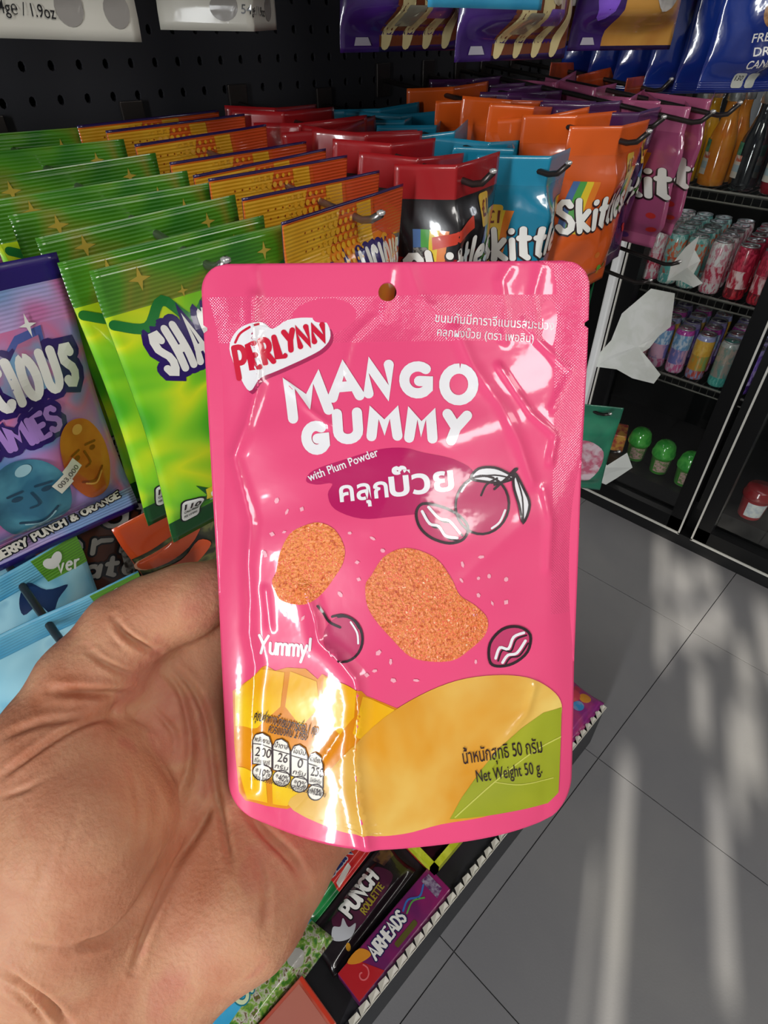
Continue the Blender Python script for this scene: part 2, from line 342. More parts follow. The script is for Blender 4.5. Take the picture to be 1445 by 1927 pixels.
# ------------------------------------------------------------------ fridge (glass-door drinks cabinet)
XF = 1.93
FR = thing('drinks_fridge', 'black glass-door drinks fridge with slim white door trims', 'fridge', (XF, .6, 0))
FBLK = M('fridge_black', '0b0b0c', .35, spec=.4); TRIM = M('aluminium_trim', 'e2dfd6', .35, metal=.3)
FY0, FY1 = -.75, 1.45
mb = MB(); o_ = .6
mb.box(.60, .66, FY0 - o_, FY1 - o_, .0, 2.0); mb.box(.0, .66, FY0 - o_ - .03, FY0 - o_, 0, 2.0); mb.box(.0, .66, FY1 - o_, FY1 - o_ + .03, 0, 2.0); mb.box(0, .66, FY0 - o_, FY1 - o_, 1.94, 2.02)
mb.box(.07, .60, FY0 - o_, FY1 - o_, .05, .165); mb.build('cabinet', FBLK, FR)
mb = MB(); mb.box(.004, .60, FY0 - o_, FY1 - o_, 0, .05); mb.build('plinth', M('plinth_black', '141415', .5), FR)
GLASS = M('door_glass', 'f2fff8', .02, trans=1, spec=.6, ior=1.12)
def glass_pane():
    if 'pane_clear' in MATS: return MATS['pane_clear']
    m = bpy.data.materials.new('pane_clear'); m.use_nodes = True; nt = m.node_tree; nt.nodes.remove(nt.nodes['Principled BSDF'])
    tr = nt.nodes.new('ShaderNodeBsdfTransparent'); gl = nt.nodes.new('ShaderNodeBsdfGlossy'); gl.inputs['Roughness'].default_value = .02; fr = nt.nodes.new('ShaderNodeFresnel'); fr.inputs[0].default_value = 1.5
    mx = nt.nodes.new('ShaderNodeMixShader'); tr.inputs[0].default_value = (.93, .96, .94, 1); nt.links.new(fr.outputs[0], mx.inputs[0]); nt.links.new(tr.outputs[0], mx.inputs[1]); nt.links.new(gl.outputs[0], mx.inputs[2]); nt.links.new(mx.outputs[0], nt.nodes['Material Output'].inputs[0]); MATS['pane_clear'] = m; return m
DOORS = [(.345 - .62, .332), (.374, .838), (.872, 1.36)]
for di, (a, b) in enumerate(DOORS):
    d = MB(); y0, y1 = a - o_, b - o_; bw = .052; z0, z1 = .052, 1.92
    d.box(0, .045, y0, y0 + bw, z0, z1); d.box(0, .045, y1 - bw, y1, z0, z1); d.box(0, .045, y0, y1, z0, z0 + .06); d.box(0, .045, y0, y1, z1 - .06, z1)
    dr = d.build('door', FBLK, FR)
    g = MB(); g.add([(.03, y0 + bw, z0 + .06), (.03, y1 - bw, z0 + .06), (.03, y1 - bw, z1 - .06), (.03, y0 + bw, z1 - .06)], [(0, 1, 2, 3)])
    g.build('pane', glass_pane(), dr)
    for (p, q, r, s_) in ((y0, y0 + .006, z0, z1), (y1 - .006, y1, z0, z1), (y0, y1, z0 - .002, z0 + .006)):
        t = MB(); t.box(-.004, .001, p, q, r, s_); t.build('trim_strip', TRIM, dr)
mb = MB(); mb.box(-.03, .0, .842 - o_, .868 - o_, .30, 1.9, bev=.006); mb.build('door_handle', M('handle_white', 'fbfbfb', .5), FR)
SHELVES = [1.147, .862, .586]
wire = M('shelf_wire', '6b6863', .4, metal=.6)
for z in SHELVES:
    mb = MB()
    for X in (.075, .60): mb.tube([(X, FY0 - o_, z - .004), (X, FY1 - o_, z - .004)], .0045, 6)
    mb.tube([(.075, FY0 - o_, z - .03), (.075, FY1 - o_, z - .03)], .003, 6)
    n = 92
    for i in range(n):
        Y = FY0 - o_ + (FY1 - FY0) * (i + .5) / n
        mb.tube([(.60, Y, z - .003), (.075, Y, z - .003), (.075, Y, z - .03)], .0016, 4)
    mb.build('wire_shelf', wire, FR)
for Y in (-.26, .353, .855):
    mb = MB(); mb.box(.05, .07, Y - o_ - .012, Y - o_ + .012, .15, 1.92); mb.build('light_post', M('post_black', '101010', .4), FR)
mb = MB(); mb.box(.10, .13, FY0 - o_, FY1 - o_, 1.92, 1.935); mb.build('light_strip', M('fridge_led', 'f4f8ff', .5, emit=22), FR)
mb = MB(); mb.box(.52, .535, .80 - o_, .835 - o_, 1.20, 1.62); mb.build('back_light', M('fridge_led_back', 'f4f8ff', .5, emit=5), FR)

# cans
def can_proto(name, mats, r=.0295, h=.152):
    t = thing(name, 'x', 'drink can', group='drink cans in the fridge')
    b = MB(); prof = [(r * .86, 0), (r * .97, .004), (r, .012), (r, h * .22), (r, h * .55), (r, h - .018), (r * .93, h - .008), (r * .86, h - .003)]
    b.lathe(prof, 18); n = 18; o = b.build('body', mats, t, True)
    mi = []
    for i in range(len(prof) - 1): mi += [[0, 0, 0, 1, 2, 3, 3][i] % len(mats)] * n
    o.data.polygons.foreach_set('material_index', mi + [0, 0])
    l = MB(); l.lathe([(r * .86, h - .003), (r * .9, h - .001), (r * .9, h + .001), (r * .8, h + .001), (r * .76, h - .004), (.001, h - .004)], 18, cap=False); l.tube([(-.004, 0, h - .002), (.011, 0, h - .001)], .0035, 6)
    l.build('lid', M('can_aluminium', 'c9c9cc', .3, metal=.85), t, True)
    return t
def cm(n, a, b, sc=120): return M('can_' + n, a, .3, col2=b, scale=sc, detail=3, coat=.4, lo=.46, hi=.56, stretch=(1, 1, .45))
PROTO = {
 'teal and orange': [cm('t1', '5fb6b0', 'e8efe9'), cm('t2', '6cc3bd', 'd9572f', 45), cm('t3', '9fd8d2', 'e26f42'), cm('t4', 'bfe0db', '62b3ad')],
 'white and pink': [cm('w1', 'dcd2d2', 'd0607a'), cm('w2', 'e2b6bf', 'c3314f'), cm('w3', 'e3dcdc', 'd28898'), cm('w4', 'e8e5e2', 'cf9aa5')],
 'red': [cm('r1', '6d1520', 'c02434'), cm('r2', 'b81f3a', 'e8c8c8', 50), cm('r3', 'a01a35', 'd33a55'), cm('r4', 'c03050', '8a1a2c')],
 'grey and magenta': [cm('g1', '8a2c52', 'd9853a'), cm('g2', 'c9c4c8', 'b03a86', 50), cm('g3', 'cfcaca', 'a03a5a'), cm('g4', 'd5d5d5', 'b3b0b3')],
 'violet and blue': [cm('v1', 'c9538c', 'd9b6cf'), cm('v2', 'd9a3c0', '6f6fb5', 50), cm('v3', '6f9fd0', 'c9d6ea'), cm('v4', 'b2309a', 'cf5ab5')],
 'amber and lavender': [cm('a1', 'b1453a', '8a93b8'), cm('a2', '8aa05a', 'c88a2a', 50), cm('a3', 'd9a23a', 'e3b452'), cm('a4', 'a4a5cf', '8f90bf')],
 'sage green and grey': [cm('s1', '3f9a90', '67b3a8'), cm('s2', '9a8f86', '5f9088', 50), cm('s3', 'b09a8c', '7f8f85'), cm('s4', 'b9b5b1', '9aa39d')],
 'purple': [cm('p1', '3c2460', '6a4aa0'), cm('p2', '5a3a90', 'b9a8d8', 50), cm('p3', '6a4aa5', '8f78c8'), cm('p4', '8d7fb5', 'a59bc5')]}
PROTO = {k: [can_proto('drink_can', v), False] for k, v in PROTO.items()}
def put_can(kind, x, y, z, label):
    p = PROTO[kind]
    if not p[1]:
        p[1] = True; p[0].location = (x, y, z); p[0]['label'] = label
    else: copy_tree(p[0], (x, y, z), (0, 0, random.random() * 6), label)
rowsU = [(.455, 'red'), (.395, 'grey and magenta'), (.525, 'red'), (.60, 'white and pink'), (.672, 'teal and orange'), (.735, 'teal and orange'), (.795, 'white and pink')]
for ci, (Y, kd) in enumerate(sorted(rowsU)):
    for r in range(5):
        put_can(kd, XF + .115 + r * .072, Y + .01 * r, SHELVES[1], '%s can, %s column from post, %s row, middle fridge shelf' % (kd, ORD[ci], ORD[r]))
rowsL = [(.405, 'purple'), (.475, 'sage green and grey'), (.552, 'amber and lavender'), (.622, 'violet and blue'), (.69, 'violet and blue'), (.755, 'white and pink')]
for ci, (Y, kd) in enumerate(rowsL):
    for r in range(4):
        k2 = kd if r == 0 else ('violet and blue', 'purple', 'amber and lavender')[(ci + r) % 3]
        put_can(k2, XF + .115 + r * .072, Y + .01 * r, SHELVES[2], '%s can, %s column from post, %s row, lowest wire shelf' % (k2, ORD[ci], ORD[r]))
# big bottles on the top shelf
def bottle(cname, liquid, X, Y, idx, row):
    t = thing('juice_bottle', '%s drink bottle, %s from the door post, %s row, on the top fridge shelf' % (cname, ORD[idx], ORD[row]), 'bottle', (X, Y, SHELVES[0]), (0, 0, -1.3), 'glass juice bottles on the top fridge shelf')
    b = MB(); b.lathe([(.03, 0), (.036, .004), (.037, .02), (.037, .10), (.034, .125), (.024, .155), (.0185, .178), (.018, .20), (.019, .205)], 20); b.build('body', liquid, t, True)
    c = MB(); c.lathe([(.0185, .203), (.022, .205), (.022, .236), (.020, .24), (.001, .2405)], 24, cap=False); c.build('cap', M('bottle_cap', 'd5d6d6', .25, metal=.7), t, True)
    if row == 0:
        l = MB(); n = 12
        for (z0_, z1_, m_) in ((.03, .045, 0), (.045, .062, 1), (.062, .07, 0), (.07, .085, 2), (.085, .115, 3)):
            w = 1.0 if z1_ < .09 else .8
            l.add([(.0376 * math.cos(math.pi + w * (i / n - .5) * 2), .0376 * math.sin(math.pi + w * (i / n - .5) * 2), zz) for i in range(n + 1) for zz in (z0_, z1_)], [(2 * i, 2 * i + 1, 2 * i + 3, 2 * i + 2) for i in range(n)], m_)
        l.build('label_sticker', [M('lab_cream', 'd8cfc4', .4), M('lab_blue', 'a9bcc4', .4), M('lab_red', 'd05a3c', .4, col2='e9d9cc', scale=90), M('lab_green', '2f7a58', .4, col2='5fa58a', scale=60)], t, True)
LQ = {'orange': M('juice_orange', 'd8761f', .12, coat=.6, col2='e59030', scale=20), 'amber': M('juice_amber', 'cf9a1c', .12, coat=.6), 'black': M('juice_black', '1b1b1e', .1, coat=.8, col2='2c2e33', scale=30), 'deep red': M('juice_red', '7c1220', .12, coat=.6, col2='961c2c', scale=20), 'green': M('juice_green', '1f7a4a', .12, coat=.6)}
for i, (Y, nm) in enumerate([(.435, 'deep red'), (.525, 'deep red'), (.612, 'black'), (.70, 'orange'), (.785, 'amber')]):
    for r in range(2): bottle(nm, LQ[nm], XF + .13 + .09 * r, Y, i, r)
for i, Y in enumerate((.35 - .09, .35 - .18)): bottle('deep red', LQ['deep red'], XF + .13, Y, i + 5, 0)
# tubs on the floor of the fridge
def tub(name, label, X, Y, r, h, bodym, lidm, stick, dome=True):
    t = thing(name, label, 'tub', (X, Y, .17), (0, 0, 0), 'tubs on the fridge floor')
    b = MB(); b.lathe([(r * .78, 0), (r * .8, .003), (r * .97, h), (r * 1.0, h + .002)], 24); b.build('body', bodym, t, True)
    l = MB()
    l.lathe([(r * 1.06, h - .012), (r * 1.1, h - .008), (r * 1.08, h + .006), (r * 1.0, h + .012)] + ([(r * .97, h + .022), (r * .85, h + .036), (r * .6, h + .046), (r * .3, h + .05), (.001, h + .051)] if dome else [(r * .98, h + .02), (r * .9, h + .026), (.001, h + .027)]), 24, cap=False); l.build('lid', lidm, t, True)
    if stick:
        s_ = MB(); n = 8; rr = lambda z: r * (.8 + .17 * z / h) + .0006
        s_.add([(rr(z) * math.cos(3.6 + (i / n - .5) * 1.5), rr(z) * math.sin(3.6 + (i / n - .5) * 1.5), z) for i in range(n + 1) for z in (h * .15, h * .75)], [(2 * i, 2 * i + 1, 2 * i + 3, 2 * i + 2) for i in range(n)]); s_.build('label_sticker', stick, t, True)
GB, GL = M('tub_green', '3f8a2e', .3, coat=.3), M('lid_green', '2f9a35', .15, coat=.6, col2='54b84a', scale=30)
GS = M('tub_sticker', 'cfa0a0', .5, col2='6f8a50', scale=110)
tub('slime_tub', 'green tub with domed lid nearest the door post', XF + .14, .462, .040, .085, GB, GL, GS)
tub('slime_tub', 'green tub with domed lid in the middle of three', XF + .15, .565, .040, .085, GB, GL, GS)
tub('slime_tub', 'green tub with domed lid farthest from the door post', XF + .17, .672, .040, .085, GB, GL, GS)
tub('ice_cream_tub', 'dark red tub with red lid behind the right fridge door', XF + .12, .214, .047, .095, M('tub_red', 'a3262c', .35, coat=.2), M('lid_red', '8e1d22', .25, coat=.4), M('sticker_white', 'e3e4e2', .5, col2='c9ced6', scale=80), False)
tub('ice_cream_tub', 'cream tub with white label beside the red tub', XF + .12, .105, .047, .085, M('tub_cream', 'd9bf98', .4), M('lid_brown', '8a4a3a', .3), M('sticker_white2', 'e6e8e6', .5), False)
# small red box on the fridge floor
mb = MB(); mb.box(-.05, .05, -.035, .035, 0, .075, bev=.004); o = mb.build('snack_box', M('snack_box', 'b8323a', .35, col2='e8a84a', scale=40, coat=.2)); o.location = (XF + .2, .775, .17); o.rotation_euler = (0, 0, .4); tag(o, 'small red and yellow snack box left of the green tubs', 'box')
# translucent white sheets added to imitate bright reflections in the door glass
REFLECT_M = M('reflection_white', 'fafbf6', .5, alpha=.9, col2='f0f2ea', scale=20, bump=.4, bscale=40)
def film(label, pts, seed, mat=REFLECT_M):  # sheet imitating a reflection, no real film
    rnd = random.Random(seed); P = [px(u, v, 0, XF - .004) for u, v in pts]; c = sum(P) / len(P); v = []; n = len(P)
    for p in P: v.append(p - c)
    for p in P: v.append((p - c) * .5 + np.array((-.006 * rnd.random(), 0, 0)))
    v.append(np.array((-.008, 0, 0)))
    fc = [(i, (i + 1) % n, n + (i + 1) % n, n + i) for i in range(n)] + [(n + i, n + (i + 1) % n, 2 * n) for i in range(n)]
    o = obj('reflection_sheet', v, fc, mat); o.location = c; return tag(o, label, 'paper sheet')  # imitated reflection, not paper
film('torn white sheet high on the fridge door glass in front of cans', [(1316, 443), (1307, 470), (1318, 490), (1303, 520), (1322, 533), (1305, 541), (1280, 528), (1256, 528), (1262, 500), (1290, 465)], 1)  # imitates a reflection high on the glass
film('large white sheet in the middle of the fridge door glass', [(1270, 552), (1266, 585), (1262, 615), (1240, 632), (1222, 655), (1195, 672), (1215, 690), (1243, 705), (1230, 722), (1190, 712), (1160, 695), (1120, 690), (1112, 682), (1150, 640), (1170, 590), (1225, 543)], 2)  # imitates a reflection in the middle of the glass
film('crumpled white sheet low on the fridge door beside the tubs', [(1085, 850), (1120, 862), (1150, 880), (1180, 852), (1190, 880), (1160, 900), (1140, 912), (1085, 890)], 3, M('reflection_white2', 'f2f4ee', .5, alpha=.8))  # imitates a reflection low on the glass
# green drink bottles standing left of the door handle
for i, (X, Y) in enumerate(((.13, .905), (.15, .985), (.13, 1.07))):
    for k, z in enumerate((SHELVES[1], SHELVES[2])):
        t = thing('green_bottle', 'green drink bottle left of the fridge handle, %s column, %s shelf' % (ORD[i], ('middle', 'lowest wire')[k]), 'bottle', (XF + X, Y, z), group='green bottles in the left fridge compartment')
        b = MB(); b.lathe([(.028, 0), (.033, .004), (.034, .02), (.034, .12), (.03, .15), (.016, .19), (.0135, .215)], 18); b.build('body', LQ['green'], t, True)
        c = MB(); c.lathe([(.0145, .21), (.016, .212), (.016, .232), (.001, .234)], 16, cap=False); c.build('cap', M('cap_dark', '1f3a2a', .4), t, True)
        c = MB(); c.lathe([(.0346, .05), (.0346, .10)], 18, cap=False); c.build('label_sticker', M('sticker_red', 'b0453a', .4, col2='3f8a4a', scale=60), t, True)
# ------------------------------------------------------------------ the pink pouch held up to the camera
def cpt(u, v, z): return CAM + (FW + RT * ((u - cx) / f_px) - UP * ((v - cy) / f_px)) * z
_TL, _TR, _BL, _BR = cpt(376, 497, .1850), cpt(1107, 490, .1850), cpt(436, 1528, .2040), cpt(1070, 1515, .2040)
PO = (_TL + _TR) / 2                                    # local origin: middle of the top edge
EX = (_TR - _TL) / np.linalg.norm(_TR - _TL)
EY = (_TL + _TR - _BL - _BR) / 2; PH = np.linalg.norm(EY - (EY @ EX) * EX); EY = EY - (EY @ EX) * EX; EY /= np.linalg.norm(EY)
EN = np.cross(EX, EY)                                    # towards the viewer
if EN @ FW > 0: EN = -EN
WT, WB = np.linalg.norm(_TR - _TL), np.linalg.norm(_BR - _BL)
def hw(t): return (WT + (WB - WT) * np.clip(t, 0, 1) ** 1.4) / 2
def xoff(t): return ((_BL + _BR) / 2 - PO) @ EX * t
def sstep(a, b, x):
    q = np.clip((x - a) / (b - a), 0, 1); return q * q * (3 - 2 * q)
_rs = np.random.RandomState(3)
_WV = [(_rs.uniform(-1, 1), _rs.uniform(-1, 1), _rs.uniform(120, 420), _rs.uniform(0, 6.28)) for _ in range(14)]
RIDGES = []                                              # filled below: (polyline in local metres, height, width)
def seg_dist(P, line):
    d = np.full(len(P), 1e6)
    for a, b in zip(line[:-1], line[1:]):
        a = np.array(a); b = np.array(b); ab = b - a; t = np.clip(((P - a) @ ab) / (ab @ ab), 0, 1); d = np.minimum(d, np.linalg.norm(P - a - t[:, None] * ab, axis=1))
    return d
def bulge(xy, ridges=True):
    x, y = xy[:, 0], xy[:, 1]; t = -y / PH; s = (x - xoff(t)) / hw(t)            # s in -1..1
    mask = (1 - sstep(.70, .99, np.abs(s))) * sstep(.10, .24, t)
    core = (1 - np.clip(np.abs(s), 0, 1) ** 2.2)
    prof = .0035 + .0065 * sstep(.15, .6, t) + .006 * sstep(.55, 1.0, t)
    b = core * prof * sstep(.08, .3, t)
    b += .0035 * sstep(.86, 1.02, t) * (1 - np.clip(np.abs(s), 0, 1) ** 2)
    w = np.zeros(len(x))
    for (a, c, k, p) in _WV: w += np.sin((a * x + c * y) * k + p)
    b += w * .00010 * mask
    b += .0016 * np.sin(s * 5 + t * 3) * sstep(.0, .1, t) * (1 - sstep(.85, 1, np.abs(s))) * .5
    b += -.002 * sstep(.75, 1.0, -s) * np.sin(t * 5) + .0018 * sstep(.8, 1.0, s) * np.sin(t * 7 + 1)
    if ridges:
        for (ln, h, wd) in RIDGES:
            d = seg_dist(xy, ln); q = np.clip(1 - d / (wd * 1.5), 0, 1); b += h * q * q
    return b
def pouch_xy(uv, ridges=True):
    """photo pixel -> flat pouch coordinates (metres from the middle of the top edge)"""
    uv = np.asarray(uv, float).reshape(-1, 2)
    D = FW[None] + RT[None] * ((uv[:, :1] - cx) / f_px) - UP[None] * ((uv[:, 1:] - cy) / f_px); b = np.zeros(len(uv))
    for _ in range(6):
        z = ((PO - CAM) @ EN + b) / (D @ EN); P = CAM + D * z[:, None] - PO; xy = np.stack([P @ EX, P @ EY], 1); b = bulge(xy, ridges)
    return xy
def ridge(pts, h, w): RIDGES.append((pouch_xy(pts, False).tolist(), h, w))
ridge([(478, 560), (476, 640), (488, 720), (466, 800), (442, 860), (456, 915), (474, 985), (468, 1060), (472, 1130), (470, 1190), (482, 1250), (476, 1330), (474, 1480)], .0016, .0030)
ridge([(575, 1110), (592, 1160), (600, 1205), (640, 1240), (668, 1275), (676, 1330), (668, 1420), (674, 1500), (690, 1590)], .0024, .0034)
ridge([(500, 1110), (508, 1180)], .0007, .002)
ridge([(540, 720), (575, 765), (620, 800)], .0008, .0016)
ridge([(860, 620), (890, 690), (940, 760), (975, 830), (1000, 905)], .0011, .0032)
ridge([(940, 690), (1000, 780), (1045, 820), (1035, 870)], .0011, .0016)
ridge([(985, 600), (1010, 640), (1075, 700), (1040, 770)], .0009, .0016)
ridge([(960, 500), (942, 530), (952, 590), (948, 640)], .0008, .0022)
ridge([(1018, 498), (1003, 560), (1010, 620)], .0007, .0022)
ridge([(735, 505), (730, 560), (722, 590)], .0007, .0025); ridge([(480, 510), (484, 560)], .0006, .002)
ridge([(770, 500), (790, 560), (830, 590)], .0006, .0025); ridge([(1022, 920), (1035, 980), (1030, 1070)], .0008, .0022)
ridge([(1005, 1290), (990, 1340), (950, 1390), (925, 1440)], .0009, .0022); ridge([(640, 720), (660, 640), (700, 600)], .0006, .0016)
ridge([(640, 1380), (600, 1440)], .0005, .0016); ridge([(980, 990), (900, 1060), (860, 1100)], .0004, .004); ridge([(760, 860), (700, 1000)], .0004, .005)
def pouch_map(xy, lift):
    xy = np.asarray(xy, float); b = bulge(xy) + lift; return np.stack([xy[:, 0], b, xy[:, 1]], 1)      # local axes: x right, y to viewer, z up
PM = Matrix([[EX[i], EN[i], EY[i], PO[i]] for i in range(3)] + [[0, 0, 0, 1]])
PINK = 'ea4c7c'
def foil(name, col, **kw):
    d = dict(rough=.36, coat=.42, bump=.10, bscale=160, spec=.4); d.update(kw); return M('foil_' + name, col, **d)
MF = foil('pink', PINK)
def emboss():
    if 'foil_embossed' in MATS: return MATS['foil_embossed']
    m = M('foil_embossed', PINK, .3, coat=.7, bump=1.2, bscale=1, spec=.5); nt = m.node_tree
    t = [n for n in nt.nodes if n.type == 'TEX_NOISE'][0]; bp = [n for n in nt.nodes if n.type == 'BUMP'][0]
    tc = [n for n in nt.nodes if n.type == 'TEX_COORD'][0]; sp = nt.nodes.new('ShaderNodeSeparateXYZ'); nt.links.new(tc.outputs['Object'], sp.inputs[0]); r = []
    for ax in (0, 2):
        mu = nt.nodes.new('ShaderNodeMath'); mu.operation = 'MULTIPLY'; mu.inputs[1].default_value = 2 * math.pi / .0009; nt.links.new(sp.outputs[ax], mu.inputs[0])
        si = nt.nodes.new('ShaderNodeMath'); si.operation = 'SINE'; nt.links.new(mu.outputs[0], si.inputs[0]); r.append(si)
    ad = nt.nodes.new('ShaderNodeMath'); ad.operation = 'MULTIPLY'; nt.links.new(r[0].outputs[0], ad.inputs[0]); nt.links.new(r[1].outputs[0], ad.inputs[1])
    t.inputs['Scale'].default_value = 130
    a2 = nt.nodes.new('ShaderNodeMath'); a2.operation = 'MULTIPLY_ADD'; nt.links.new(ad.outputs[0], a2.inputs[0]); a2.inputs[1].default_value = .10; nt.links.new(t.outputs[0], a2.inputs[2]); nt.links.new(a2.outputs[0], bp.inputs['Height'])
    bp.inputs['Distance'].default_value = .0004; return m
POUCH = thing('gummy_pouch', 'shiny pink stand-up gummy pouch held up in the foreground', 'snack pouch'); POUCH.matrix_world = PM
HOLE = pouch_xy([(729, 549)])[0]; HR = .0029
def pouch_body():
    nx, ny = 150, 216; T = np.linspace(0, 1, ny + 1); S = np.linspace(-1, 1, nx + 1); rc = .0085; rb = .012
    xy = np.zeros((ny + 1, nx + 1, 2))
    for i, t in enumerate(T):
        y = -PH * t; h = hw(t); lo = -h; hi = h
        if -y < rc: ins = rc - math.sqrt(max(0, rc * rc - (rc + y) ** 2)); lo += ins; hi -= ins
        q = PH + y
        if q < rb:                                  # cut lower corners
            ins = rb - math.sqrt(max(0, rb * rb - (rb - q) ** 2)); lo += ins; hi -= ins
        for nt_ in (.108,):                         # tear notches
            dn = abs(t - nt_)
            if dn < .004: lo += .0012; hi -= .0012
        X = (lo + hi) / 2 + (hi - lo) / 2 * S + xoff(t)
        sag = .0012 * (1 - S ** 2) * np.clip((t - .8) / .2, 0, 1)
        xy[i, :, 0] = X; xy[i, :, 1] = y - sag
    P = xy.reshape(-1, 2); rr = np.linalg.norm(P - HOLE, axis=1)
    dead = rr < HR; near = (~dead) & (rr < HR + .0011)
    for i in np.where(near)[0]: P[i] = HOLE + (P[i] - HOLE) / rr[i] * HR
    F_ = pouch_map(P, np.zeros(len(P))); bk = F_.copy(); ins = 1 - sstep(.9, 1.0, np.abs((P[:, 0] - xoff(-P[:, 1] / PH)) / hw(-P[:, 1] / PH)))
    b0 = bulge(P, False); bk[:, 1] = -.0005 - .75 * np.clip(b0, 0, 1) * ins
    n1 = nx + 1; N0 = len(P); fc = []; mi = []
    for i in range(ny):
        for j in range(nx):
            q = (i * n1 + j, (i + 1) * n1 + j, (i + 1) * n1 + j + 1, i * n1 + j + 1)
            if any(dead[k] for k in q): continue
            t = (i + .5) / ny; s = (j + .5) / nx * 2 - 1
            m = 1 if ((.055 < t < .135 and abs(s) < .995) or (s > .84 and t < .62)) else 0
            fc.append(q); mi.append(m); fc.append(tuple(N0 + k for k in q[::-1])); mi.append(0)
    edge = [i * n1 for i in range(ny + 1)] + [ny * n1 + j for j in range(1, nx + 1)] + [i * n1 + nx for i in range(ny - 1, -1, -1)] + list(range(nx - 1, 0, -1))
    for a, b in zip(edge, edge[1:] + edge[:1]): fc.append((a, N0 + a, N0 + b, b)); mi.append(0)
    return obj('body', np.vstack([F_, bk]), fc, [MF, emboss()], POUCH, True, mi)
pouch_body()
PXS = .0016
def pdec(name, shapes, mat, layer=1, step=PXS, label=None):
    """print given in photo pixels (y down)"""
    conv = []
    def cv(p): return pouch_xy(p)
    for s in shapes:
        if isinstance(s, tuple) and len(s) == 2 and isinstance(s[1], list) and isinstance(s[0], np.ndarray): conv.append((cv(s[0]), s[1]))
        elif len(s) and len(s[0]) == 2 and not hasattr(s[0][0], '__len__'): conv.append(cv(s).tolist())
        else: conv.append([cv(p).tolist() for p in s])
    return decal(name, conv, mat, pouch_map, POUCH, layer, step, label, ls=.00011)
def up(strokes):  # letters are written y-up: mirror to pixel rows
    return strokes
def plet(ch, x0, y0, x1, y1, pen, rot=0, skew=0):
    h = y1 - y0 - 2 * pen; w = x1 - x0 - 2 * pen
    out = []
    for st in letter(ch, 0, 0, w, h, pen, 0, skew):
        c, s = math.cos(math.radians(rot)), math.sin(math.radians(rot)); X, Y = (x0 + x1) / 2, (y0 + y1) / 2; q = []
        for p in st: q.append([(X + (a - w / 2) * c - (b - h / 2) * s, Y - ((a - w / 2) * s + (b - h / 2) * c)) for a, b in p])
        out.append(q)
    return out
def pword(txt, x, y, h, pen, rot=0, width=None, gap=.2, arc=0, skew=0):
    return [[[(a, 2 * y - b) for a, b in p] for p in st] for st in word(txt, x, y, h, pen, gap, rot, width, arc, skew)]
def ptext(txt, x, y, size, rot=0, width=None, bold=.0):
    return place(font_tris(txt, size, bold, width), x, y, rot, -1)
INKW = foil('white', 'ece9ec'); INKK = foil('black', '2a1620'); INKR = foil('red', 'cc1436'); MAR = foil('maroon', 'b8125c'); MAR2 = foil('maroon2', 'bf2a62')
def line(pts, w, n=4): return ribbon(crom(pts, n), w)
# brand heart and lettering
lg = smooth_poly([(432, 657), (444, 625), (467, 610), (494, 607), (513, 619), (540, 603), (575, 598), (611, 604), (622, 632), (608, 655), (575, 674), (524, 697), (490, 712), (470, 736), (450, 705)], 4)
pdec('logo_shadow', [[(a + 5, b + 6) for a, b in lg]], foil('shadow', 'a92c58'), 1)
pdec('logo', [lg], INKW, 2, label='white heart shaped logo patch')
pdec('logo_highlight', [line([(443, 645), (452, 628), (470, 616)], 2.2), line([(480, 612), (487, 610)], 2.2)], INKR, 3)
PL = [('P', 440, 648, 468, 716, 10), ('E', 466, 642, 489, 698, 14), ('R', 489, 634, 515, 688, 14), ('L', 515, 628, 537, 677, 14), ('Y', 533, 618, 560, 664, 14), ('N', 556, 612, 585, 656, 14), ('N', 584, 608, 614, 647, 10)]
pdec('logo_lettering', [q for (c, a, b, d, e, r) in PL for q in plet(c, a, b, d, e, 5.2, r)], INKR, 3)
# product name
ML = [('M', 533, 704, 621, 790, 14, 0), ('A', 614, 682, 684, 756, 5, 0), ('N', 684, 677, 741, 750, 0, 0), ('G', 751, 680, 818, 750, -2, 0), ('O', 826, 684, 900, 763, -4, 0),
      ('G', 567, 792, 622, 856, 6, 0), ('U', 626, 768, 683, 836, 4, 0), ('M', 689, 766, 757, 830, 1, 0), ('M', 761, 768, 824, 834, -2, 0), ('Y', 830, 771, 886, 839, -5, 0)]
pdec('title_lettering', [q for (c, a, b, d, e, r, k) in ML for q in plet(c, a, b, d, e, 9.6, r, k)], INKW, 2, label='white hand-drawn title lettering')
# plum banner
pdec('banner', [smooth_poly([(576, 905), (590, 885), (650, 864), (712, 846), (760, 843), (798, 852), (850, 863), (888, 884), (890, 910), (868, 945), (820, 962), (740, 972), (680, 976), (630, 958), (617, 930), (625, 910), (596, 912)], 4)], MAR, 1, label='dark crimson banner')
pdec('banner_lettering', [ptext('with Plum Powder', 582, 906, 22, 20.5, 140, .012)], INKW, 2, .003)
pdec('thai_lettering', [ptext('คลุก', 640, 944, 52, 6, 92, .022), ptext('บ๊วย', 734, 934, 64, 6, 122, .026)], INKW, 2, .003, label='white hand-drawn Thai lettering')
pdec('thai_caption', [ptext('ขนมกัมมี่คาราจีแนนรสมะม่วง', 818, 606, 24, -4, 224, .004), ptext('คลุกผงบ๊วย (ตรา เพอลิน)', 822, 632, 22, -4, 182, .004)], INKW, 2, .003)
